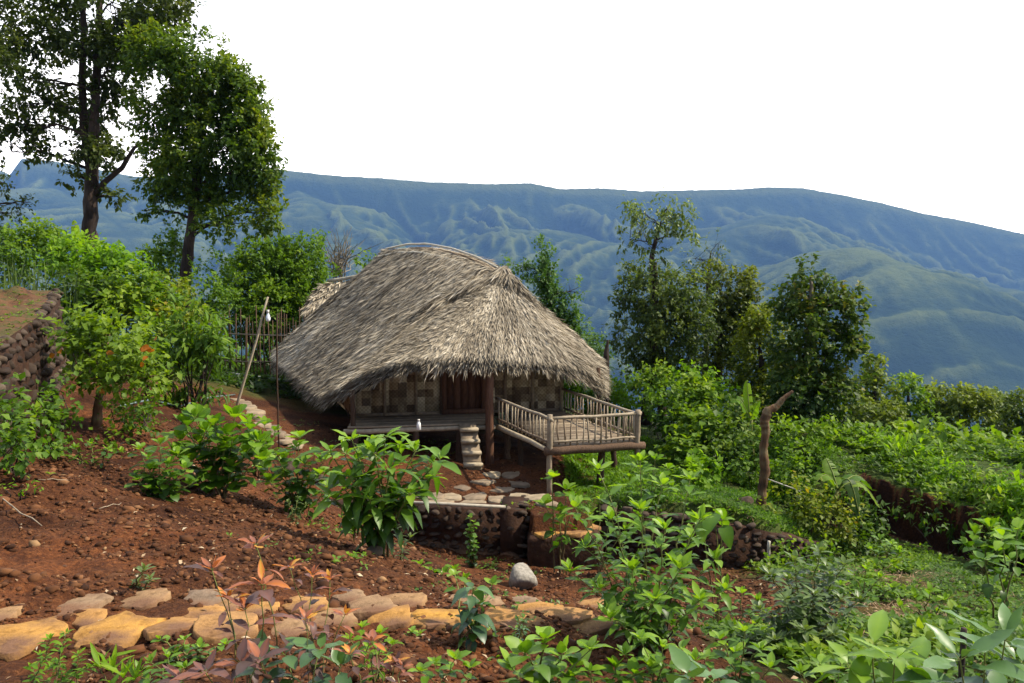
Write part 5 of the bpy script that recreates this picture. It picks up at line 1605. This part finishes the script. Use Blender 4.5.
# ------------------------------------------------------------------ foreground plants
def plant(name, label, cat, base, D, tips, L, ratio=.28, n=16, tm=TO, mt=GREEN, start=.3, top=5, curl=.35, elev=.5, seed=0, sr=.008, twist=.0, vb=.0, young=.35, petiole=.15, flip=0.0, group=None, stem_mat=None, tip_small=.55):
    """stems from a base pixel to each tip pixel, leaves spiralling up them, a rosette at the tip"""
    r = np.random.default_rng(seed)
    p0 = at(base[0], base[1], D)
    p0[2] = gzf(p0[0], p0[1]) - .03
    root = thing(name, label, cat, p0, group)
    gs, gl = Geo(), Geo()
    for tp in tips:
        e = at(tp[0], tp[1], D + (tp[2] if len(tp) > 2 else r.normal(0, .12)))
        m = 9
        t = np.linspace(0, 1, m)[:, None]
        b0 = p0 + np.array([r.normal(0, .04), r.normal(0, .04), 0])
        up = np.array([0, 0, 1]) * np.linalg.norm(e - b0)
        P = b0 + (e - b0) * t ** 1.0
        P[:, :2] = b0[:2] + (e - b0)[:2] * t ** 1.5
        P += r.normal(0, .012, P.shape) * np.sin(np.pi * t)
        gs.tube(P, np.linspace(sr, sr * .4, m), 6, var=np.repeat(np.linspace(.3, 1, m), 6), cap=False)
        f = np.concatenate([np.linspace(start, .97, n), np.full(top, 1.0)])
        B_ = np.stack([np.interp(f, t[:, 0], P[:, k]) for k in range(3)], 1)
        N = len(f)
        a = np.arange(N) * 2.4 + r.uniform(0, 6) + r.normal(0, .25, N)
        el = np.concatenate([np.linspace(elev - .55, elev, n), np.linspace(elev, elev + .7, top)]) + r.normal(0, .22, N)
        d = np.stack([np.cos(a) * np.cos(el), np.sin(a) * np.cos(el), np.sin(el)], 1)
        size = np.concatenate([np.linspace(.8, 1.0, n), np.linspace(.9, tip_small, top)]) * L * r.uniform(.75, 1.2, N)
        if petiole:
            for q_, dd, s_ in zip(B_, d, size):
                gs.tube([q_, q_ + dd * s_ * petiole], [sr * .3, sr * .25], 4, var=.9, cap=False)
        u = norm(rdir(r, N) * .22 + [0, 0, 1] - d * 0)
        var = np.clip(np.concatenate([np.linspace(.2, .2 + young, n), np.full(top, .45 + young)]) + vb + r.normal(0, .12, N), 0, 1)
        leaves(gl, B_ + d * (size * petiole)[:, None], d, u, size, ratio * r.uniform(.85, 1.15, N), tm, var, curl=np.clip(curl + r.normal(0, .15, N) - np.concatenate([np.zeros(n), np.full(top, .2)]), -.1, 1), rng=r)
    build('stem', gs, [stem_mat or STEM], root, smooth=True)
    build('foliage', gl, [mt], root, smooth=False)
    return root

FG = leaf_mat('leaf_fresh', [(0, (.025, .06, .008)), (.4, (.06, .135, .010)), (.75, (.12, .23, .014)), (1, (.22, .35, .025))], rough=.42, spec=.35, trans=.40)
BL = leaf_mat('leaf_blue_green', [(0, (.018, .05, .022)), (.5, (.045, .10, .04)), (1, (.10, .19, .05))], rough=.38, spec=.4, trans=.25)
HG = leaf_mat('leaf_dusty_green', [(0, (.02, .045, .010)), (.5, (.055, .10, .022)), (1, (.14, .20, .06))], rough=.42, spec=.35, trans=.3)
plant('shrub', 'tall bright leafy shrub in the right foreground, in front of the terrace wall', 'shrub', (645, 700), 5.3,
      [(575, 508), (598, 470, .3), (640, 462, .1), (662, 486), (690, 480, .3), (585, 548), (612, 520, -.3), (640, 510, -.2), (665, 530, -.3), (700, 520), (600, 590, -.3), (632, 570, -.5), (680, 570, -.4), (715, 560, .1), (570, 572, .2), (700, 600, -.3), (655, 600, -.6), (725, 590, .2), (610, 620, -.5), (690, 540, .4)],
      .125, .20, 26, T6, FG, start=.25, top=9, seed=101, sr=.007, elev=.35, curl=.3, vb=.08)
plant('shrub', 'red and purple leaved shrub in the left foreground', 'shrub', (262, 700), 3.6, [(256, 545), (212, 570), (262, 585, -.1), (245, 610, .1), (228, 600, .15)], .125, .17, 6, T6, REDL, start=.45, top=7, seed=102, sr=.005, elev=.3, vb=-.05, young=.38, curl=.3, tip_small=.45)
plant('shrub', 'smaller red tipped shrub just right of the tallest red leaved one', 'shrub', (318, 700), 3.7, [(312, 575), (290, 568), (330, 580), (305, 620, -.2), (345, 615)], .085, .19, 9, T6, REDL, start=.4, top=7, seed=103, sr=.004, elev=.3, vb=-.05, young=.38)
plant('shrub', 'low reddish shrub at the bottom edge, right of the red leaved pair', 'shrub', (385, 710), 3.6, [(372, 642), (395, 662), (350, 655), (402, 668)], .075, .22, 8, T6, REDL, start=.35, top=6, seed=104, sr=.005, elev=.3, young=.3)
plant('shrub', 'low plant with dull purple red leaves at the bottom edge beside the ferns', 'shrub', (225, 720), 3.3, [(205, 672), (240, 665), (182, 680), (260, 660)], .13, .22, 6, TO, REDL, start=.4, top=5, seed=105, sr=.005, elev=.2, vb=-.15, young=.2)
plant('sapling', 'broad leaved dark green sapling growing among the red leaved shrubs', 'sapling', (300, 720), 3.4, [(285, 655), (320, 650), (262, 668), (340, 668)], .15, .24, 6, TO, BL, start=.4, top=4, seed=106, sr=.006, elev=.15)
plant('sapling', 'blue green sapling with big drooping leaves standing in the soil at centre', 'sapling', (472, 672), 4.9, [(474, 588), (478, 606)], .14, .27, 9, TO, BL, start=.45, top=4, seed=107, sr=.008, elev=.0, curl=.55, young=.25)
plant('weed', 'yellow green weed beside the blue green sapling', 'weed', (470, 690), 4.8, [(445, 640), (492, 585, .4), (455, 575, .5), (500, 660)], .10, .3, 7, TO, FG, start=.3, top=4, seed=108, elev=.3, vb=.1)
plant('broad_leaved_bush', 'bush with very large drooping leaves in front of the hut porch', 'bush', (378, 548), 8.0, [(352, 440), (385, 438), (415, 452), (440, 460), (330, 452), (350, 478, -.2), (390, 470, -.3), (425, 480, -.1), (335, 500, -.2), (370, 500, -.3), (405, 500), (358, 462, .2), (345, 455), (400, 445), (375, 455, -.2), (410, 495, -.3), (345, 490, -.2), (380, 515, -.2), (430, 465, .2)],
      .26, .19, 10, T6, FG, start=.5, top=6, seed=109, sr=.014, elev=.15, curl=.5, vb=-.05)
plant('shrub', 'bright green glossy shrub with upright leaf whorls in the middle left', 'shrub', (220, 500), 9.4, [(195, 418), (215, 425), (235, 418), (250, 430), (200, 445), (225, 450), (180, 440), (245, 455), (212, 462), (185, 425), (206, 432), (228, 436), (258, 442), (192, 462), (232, 468), (262, 460), (175, 455, .2), (220, 440, .2)], .20, .38, 10, TOB, BRIGHT, start=.4, top=7, seed=110, sr=.012, elev=.5, curl=.2, vb=-.25)
plant('shrub', 'bushy dark stemmed shrub in front of the bright whorled shrub', 'shrub', (158, 512), 8.7, [(140, 450), (160, 445), (178, 455), (150, 470), (170, 478), (185, 470), (138, 480), (160, 490), (148, 458), (168, 465), (190, 485), (175, 492)], .14, .34, 13, TOB, FG, start=.35, top=6, seed=111, elev=.4, vb=-.05)
plant('shrub', 'leafy shrub between the bright whorled shrub and the large leaved bush', 'shrub', (297, 505), 9.8, [(275, 455), (295, 448), (315, 455), (300, 438), (265, 468), (320, 475), (285, 478), (308, 482), (262, 445), (325, 460), (282, 462), (305, 465), (270, 482), (328, 488)], .17, .34, 12, TOB, FG, start=.35, top=6, seed=112, elev=.4, vb=.05)
plant('shrub', 'small bright sprout poking up behind the bright whorled shrub', 'shrub', (198, 432), 13, [(196, 408), (205, 412), (188, 412)], .16, .3, 5, TOB, BRIGHT, start=.4, top=5, seed=113, vb=-.2)
plant('shrub', 'small bluish fine leaved plant on the bank below the leafy shrub', 'plant', (295, 528), 9.2, [(288, 502), (298, 498), (306, 505)], .055, .22, 18, T4, GREY, start=.2, top=5, seed=114)
plant('sapling', 'slender sapling with light green leaves beside the step', 'sapling', (560, 540), 12.2, [(552, 478), (566, 490), (545, 505), (575, 500), (560, 512)], .22, .34, 4, TO, BRIGHT, start=.5, top=5, seed=115, sr=.012, elev=.4, vb=-.15)
plant('shrub', 'low green shrub right of the step, at the wall end', 'shrub', (600, 545), 12.0, [(590, 515), (610, 520), (600, 500), (625, 530)], .17, .28, 7, TO, FG, start=.3, top=5, seed=116, vb=.05)
plant('climbing_plant', 'narrow column of small round leaves growing against the low stone wall', 'plant', (472, 562), 12.2, [(470, 517), (474, 522), (468, 530), (475, 538)], .075, .48, 22, TO, FG, start=.1, top=3, seed=117, elev=.1)
plant('sapling', 'leggy plant with one large hanging leaf in front of the right wall', 'sapling', (716, 600), 7.2, [(715, 508), (700, 520), (722, 520)], .20, .30, 2, TO, FG, start=.7, top=3, seed=118, sr=.008, elev=-.5, curl=.5)
plant('shrub', 'tall dusty grey green shrub with fine feathery leaves right of the tall bright one', 'shrub', (800, 700), 6.0, [(770, 575), (795, 560), (820, 552), (845, 565), (760, 610), (785, 600, -.3), (815, 595, -.3), (840, 600), (860, 600, .2), (775, 640, -.4), (805, 630, -.4), (835, 635, -.3), (855, 640), (750, 640), (788, 580, .3), (830, 575, .4), (760, 670, -.3), (815, 665, -.5), (845, 672, -.4)],
      .10, .22, 60, T4, HG, start=.15, top=10, seed=119, sr=.007, elev=.3, curl=.3, vb=.12)
plant('sapling', 'large smooth leaved plant cut off by the bottom edge, right of the dusty shrub', 'sapling', (880, 730), 3.0, [(872, 650), (895, 660), (850, 668), (915, 672)], .22, .17, 6, T6, FG, start=.5, top=5, seed=120, sr=.006, elev=.0, curl=.5, vb=.0)
plant('sapling', 'large leaved plant with greyish leaf backs at the bottom right corner', 'sapling', (990, 730), 2.9, [(985, 650), (1005, 640), (960, 660), (1020, 665)], .21, .17, 6, T6, BL, start=.5, top=5, seed=121, sr=.006, elev=.1, curl=.35, vb=.15)
plant('sapling', 'pair of very large pale green leaves at the bottom edge in the centre right', 'sapling', (700, 730), 3.0, [(690, 678), (712, 682)], .17, .24, 3, TO, BL, start=.6, top=4, seed=122, sr=.006, elev=.1, vb=.12)
plant('plant', 'bright leafy plant at the bottom edge left of the tall bright shrub', 'plant', (540, 715), 4.2, [(545, 640), (525, 655), (562, 655), (510, 665), (575, 668), (540, 670), (590, 650)], .12, .34, 7, TO, FG, start=.35, top=5, seed=123, vb=.15)
plant('plant', 'low yellow green plant in front of the tall bright shrub', 'plant', (600, 720), 4.2, [(590, 672), (615, 668), (635, 675), (570, 678), (650, 668)], .09, .3, 8, TO, BRIGHT, start=.3, top=5, seed=124, vb=-.15)
plant('fern', 'light green feathery fern in the bottom left corner', 'fern', (58, 700), 3.9, [(50, 640), (66, 634), (40, 655), (78, 655), (58, 662), (90, 668), (30, 668)], .045, .22, 30, T4, BRIGHT, start=.15, top=5, seed=125, elev=.4, vb=-.1, sr=.004)
plant('grass_tuft', 'tuft of broad bright grass blades beside the feathery fern', 'grass', (110, 705), 3.8, [(112, 672), (100, 668), (124, 678), (135, 680)], .16, .09, 3, T6, BRIGHT, start=.2, top=5, seed=126, elev=.7, curl=.3, vb=-.1, sr=.003, petiole=0)
plant('weed', 'small blue green weed with narrow leaves growing behind the ochre stones', 'weed', (146, 612), 5.6, [(144, 570), (150, 580), (138, 582)], .07, .16, 12, T4, GREY, start=.25, top=8, seed=127, elev=.4, vb=.1)
plant('weed', 'leafy low weeds between the ochre stones and the red leaved shrub', 'weed', (190, 665), 4.3, [(185, 640), (200, 648), (212, 655), (175, 655), (225, 645), (160, 640)], .055, .3, 10, T4, FG, start=.2, top=5, seed=128, vb=.1)
plant('weed', 'tiny weed sprouting beside the bright ochre slab at centre', 'weed', (414, 645), 5.0, [(412, 632), (420, 634)], .05, .3, 6, T4, FG, start=.2, top=4, seed=129, vb=.2)
plant('weed', 'small dark spiky weed right of the blue green sapling', 'weed', (518, 650), 4.9, [(518, 622), (524, 628)], .04, .2, 18, T4, BL, start=.2, top=5, seed=130)
plant('weed', 'low fresh weeds on the soil left of the grey boulder', 'weed', (440, 590), 8.4, [(430, 572), (445, 575), (455, 570), (420, 566), (465, 580)], .10, .25, 8, T4, BRIGHT, start=.1, top=6, seed=131, vb=-.1)
plant('weed', 'grassy weeds at the foot of the large leaved bush', 'weed', (395, 552), 8.2, [(380, 530), (395, 528), (410, 538), (365, 535)], .10, .14, 14, T4, GREY, start=.1, top=6, seed=132, vb=.1)
plant('plant', 'tall thin stemmed plant with sparse leaves near the right edge of the slope', 'plant', (1000, 640), 7.4, [(1002, 540), (1018, 530), (985, 560), (1010, 560)], .16, .28, 4, TO, FG, start=.5, top=4, seed=133, sr=.01, elev=.2)
plant('shrub', 'bright broad leaved shrub in front of the overgrown bank near the right edge', 'shrub', (985, 585), 12.6, [(975, 535), (990, 528), (1003, 538), (968, 548), (998, 552)], .24, .34, 5, TOB, BRIGHT, start=.4, top=6, seed=134, vb=-.2)
plant('shrub', 'small leafy shrub on the weedy slope below the dark hollow', 'shrub', (888, 570), 11, [(880, 540), (892, 545), (900, 552), (870, 550)], .12, .3, 8, TOB, FG, start=.2, top=5, seed=135, vb=.05)
plant('shrub', 'leafy green shrub at the left end of the right wall top', 'shrub', (650, 510), 13.6, [(640, 470), (655, 460), (668, 470), (630, 480), (645, 485), (672, 488)], .18, .3, 8, TOB, BRIGHT, start=.2, top=6, seed=136, vb=-.15)

# ground cover: weeds on the right slope, grass on the terrace
rng = np.random.default_rng(200)
def cover(name, label, x, y, L, ratio, tm, mt, k, seed, up=.6, curl=.3, bias=0, hump=.03):
    r = np.random.default_rng(seed)
    n = len(x)
    z = ground_z(x, y)
    h_ = np.repeat(r.uniform(0, hump, n), k)
    b = np.repeat(np.stack([x, y, z], 1), k, 0) + r.normal(0, .03, (n * k, 3)) * [1, 1, 0]
    b[:, 2] += h_
    d = rdir(r, n * k) * [1, 1, .4] + [0, 0, up]
    cl = noise2(x * 1.4, y * 1.4, 5)
    var = np.clip(np.repeat(.15 + .6 * cl, k) + r.normal(0, .16, n * k) + bias, 0, 1)
    g = Geo()
    leaves(g, b, d, norm(rdir(r, n * k) * .4 + [0, 0, 1]), L * r.uniform(.5, 1.4, n * k) * np.repeat(.6 + .8 * cl, k), ratio, tm, var, curl=curl)
    tag(build(name, g, [mt]), label, kind='stuff')
N = 16000
N = 26000
y = 2.8 + 13.4 * rng.random(N) ** .9; x = rng.random(N) * 1.0 * y
e_ = np.interp(x, _ex, _ey)
m_ = (greenness(x, y) + .5 * (fbm2(x * 1.1, y * 1.1, 3, 12) - .5) > .38) & (y < e_ + .4) & (fbm2(x * 1.7, y * 1.7, 3, 8) > .43)
cover('low_weeds', 'low green weeds covering the slope at right', x[m_], y[m_], .075, .25, T2, GREEN, 6, 1, bias=.12, hump=.10)
m2 = (greenness(x, y) > .3) & (y < e_ + .4) & (fbm2(x * 1.7, y * 1.7, 3, 8) < .5)
cover('dry_weeds', 'dry straw and dead weeds on the slope at right', x[m2][:2600], y[m2][:2600], .08, .05, T2, LITTER, 5, 2, up=.1, curl=.1)
N = 9000
x = rng.uniform(1.0, 6.5, N); y = rng.uniform(12.9, 19.5, N)
m_ = (y > np.interp(x, _ex, _ey) + .08) & (fbm2(x * 1.5, y * 1.5, 3, 18) > .36)
cover('terrace_grass', 'short bright grass and herbs on the terrace below the deck', x[m_], y[m_], .085, .12, T2, BRIGHT, 7, 3, up=1.0, bias=-.12, hump=.03)
N = 2500
x = rng.uniform(-6, 1.5, N); y = rng.uniform(5, 18, N)
m_ = fbm2(x * .9, y * .9, 3, 28) > .62
cover('scattered_weeds', 'scattered small weeds on the red soil', x[m_], y[m_], .04, .25, T2, FG, 6, 4, up=.6, bias=.1)
N = 7000
x = rng.uniform(-12, -1, N); y = rng.uniform(11, 26, N)
m_ = (greenness(x, y) > .5)
cover('thicket_floor', 'undergrowth on the floor of the left thicket', x[m_], y[m_], .16, .25, T2, DARK, 6, 5, up=.7, hump=.15)

N = 9000
x = rng.uniform(4.8, 26, N); y = rng.uniform(13.4, 34, N)
m_ = (y > np.interp(x, _ex, _ey) + .75) & (x < y * .75)
cover('bank_top_scrub', 'low scrub covering the ground above and behind the dark bank', x[m_], y[m_], .115, .22, T2, GREEN, 13, 6, up=.8, hump=.40, bias=.1)
x = rng.uniform(-11, -5.2, 2600); y = rng.uniform(8.5, 14.2, 2600)
tt_ = [o for o in S.objects if o.name.startswith('earth_top')][0]
co = np.zeros(len(tt_.data.vertices) * 3, np.float32); tt_.data.vertices.foreach_get('co', co); co = co.reshape(-1, 3) + np.array(wloc(tt_))
g = Geo(); k = rng.integers(0, len(co), 2600)
b = co[k] + rng.normal(0, .03, (2600, 3)) * [1, 1, 0]
m_ = fbm2(b[:, 0] * 1.2, b[:, 1] * 1.2, 3, 70) > .52
b = np.repeat(b[m_], 4, 0); n_ = len(b)
leaves(g, b, rdir(rng, n_) * [1, 1, .4] + [0, 0, .5], norm(rdir(rng, n_) * .4 + [0, 0, 1]), rng.uniform(.02, .07, n_), .2, T2, rng.random(n_), curl=.3)
tag(build('moss_and_weeds', g, [GREEN]), 'sparse weeds growing on the earth top of the left wall', kind='stuff')

plant('shrub', 'leafy green shrub at the bottom edge between the tall bright shrub and the dusty one', 'shrub', (735, 720), 4.6, [(720, 640), (745, 632), (760, 650), (735, 655), (705, 660), (770, 668)], .10, .24, 14, T6, FG, start=.25, top=6, seed=140, sr=.006, elev=.35, vb=.0)
plant('shrub', 'low leafy shrub below the dusty shrub at the bottom edge', 'shrub', (835, 720), 4.3, [(820, 665), (842, 658), (800, 672), (860, 672)], .085, .26, 12, T6, FG, start=.25, top=6, seed=141, sr=.005, elev=.35, vb=.05)
plant('weed', 'leafy weeds on the slope left of the thin stemmed plant at right', 'weed', (930, 625), 7.6, [(915, 598), (930, 592), (945, 600), (900, 608), (958, 610)], .10, .28, 8, T4, BRIGHT, start=.15, top=6, seed=142, vb=-.05)
plant('weed', 'round leafy weed clump in the middle of the right slope', 'weed', (865, 600), 8.8, [(850, 575), (866, 570), (880, 578), (840, 585), (892, 588)], .11, .26, 9, T4, BRIGHT, start=.15, top=6, seed=143, vb=-.1)

plant('shrub', 'light green leafy shrub on the bank between the leafy shrub and the hut path', 'shrub', (262, 470), 11.5, [(250, 420), (265, 425), (240, 430), (275, 432), (255, 440), (268, 445)], .17, .36, 9, TOB, BRIGHT, start=.25, top=6, seed=150, sr=.01, vb=-.2)
plant('weed', 'leafy weeds on the bank at the foot of the fine leaved shrub', 'weed', (90, 470), 9.3, [(75, 448), (92, 444), (108, 450), (60, 455), (122, 452)], .09, .28, 9, T4, FG, start=.15, top=6, seed=151)
plant('weed', 'pale low weed cushion on the soil right of the large leaved bush', 'weed', (345, 575), 7.6, [(338, 560), (350, 562)], .06, .28, 8, T4, BRIGHT, start=.15, top=6, seed=152, vb=-.1)

plant('weed', 'yellowish low weeds on the soil just right of the smaller red tipped shrub', 'weed', (372, 690), 4.1, [(362, 628), (380, 634), (350, 640), (392, 645), (368, 650)], .06, .26, 10, T4, BRIGHT, start=.2, top=5, seed=160, vb=.0, sr=.004)
plant('weed', 'mixed green weeds at the bottom edge between the ferns and the red leaved shrub', 'weed', (165, 710), 3.9, [(150, 662), (168, 658), (185, 668), (140, 672)], .06, .26, 11, T4, FG, start=.2, top=5, seed=161, vb=.05, sr=.004)
plant('plant', 'bright leafy weed clump at the bottom edge below the blue green sapling', 'weed', (450, 715), 4.0, [(435, 665), (455, 660), (470, 668), (420, 672)], .07, .3, 9, T6, FG, start=.2, top=5, seed=162, vb=.1, sr=.004)
plant('plant', 'leafy plant filling the bottom edge directly under the tall bright shrub', 'plant', (655, 715), 4.3, [(640, 640), (662, 648), (625, 655), (680, 652), (650, 665), (695, 662)], .09, .27, 12, T6, FG, start=.2, top=6, seed=163, vb=.08, sr=.005)
plant('shrub', 'low leafy shrub on the soil left of the dusty shrub', 'shrub', (740, 640), 7.0, [(725, 600), (742, 594), (758, 602), (715, 612), (765, 615)], .10, .26, 10, T6, FG, start=.2, top=6, seed=164, vb=.0, sr=.006)
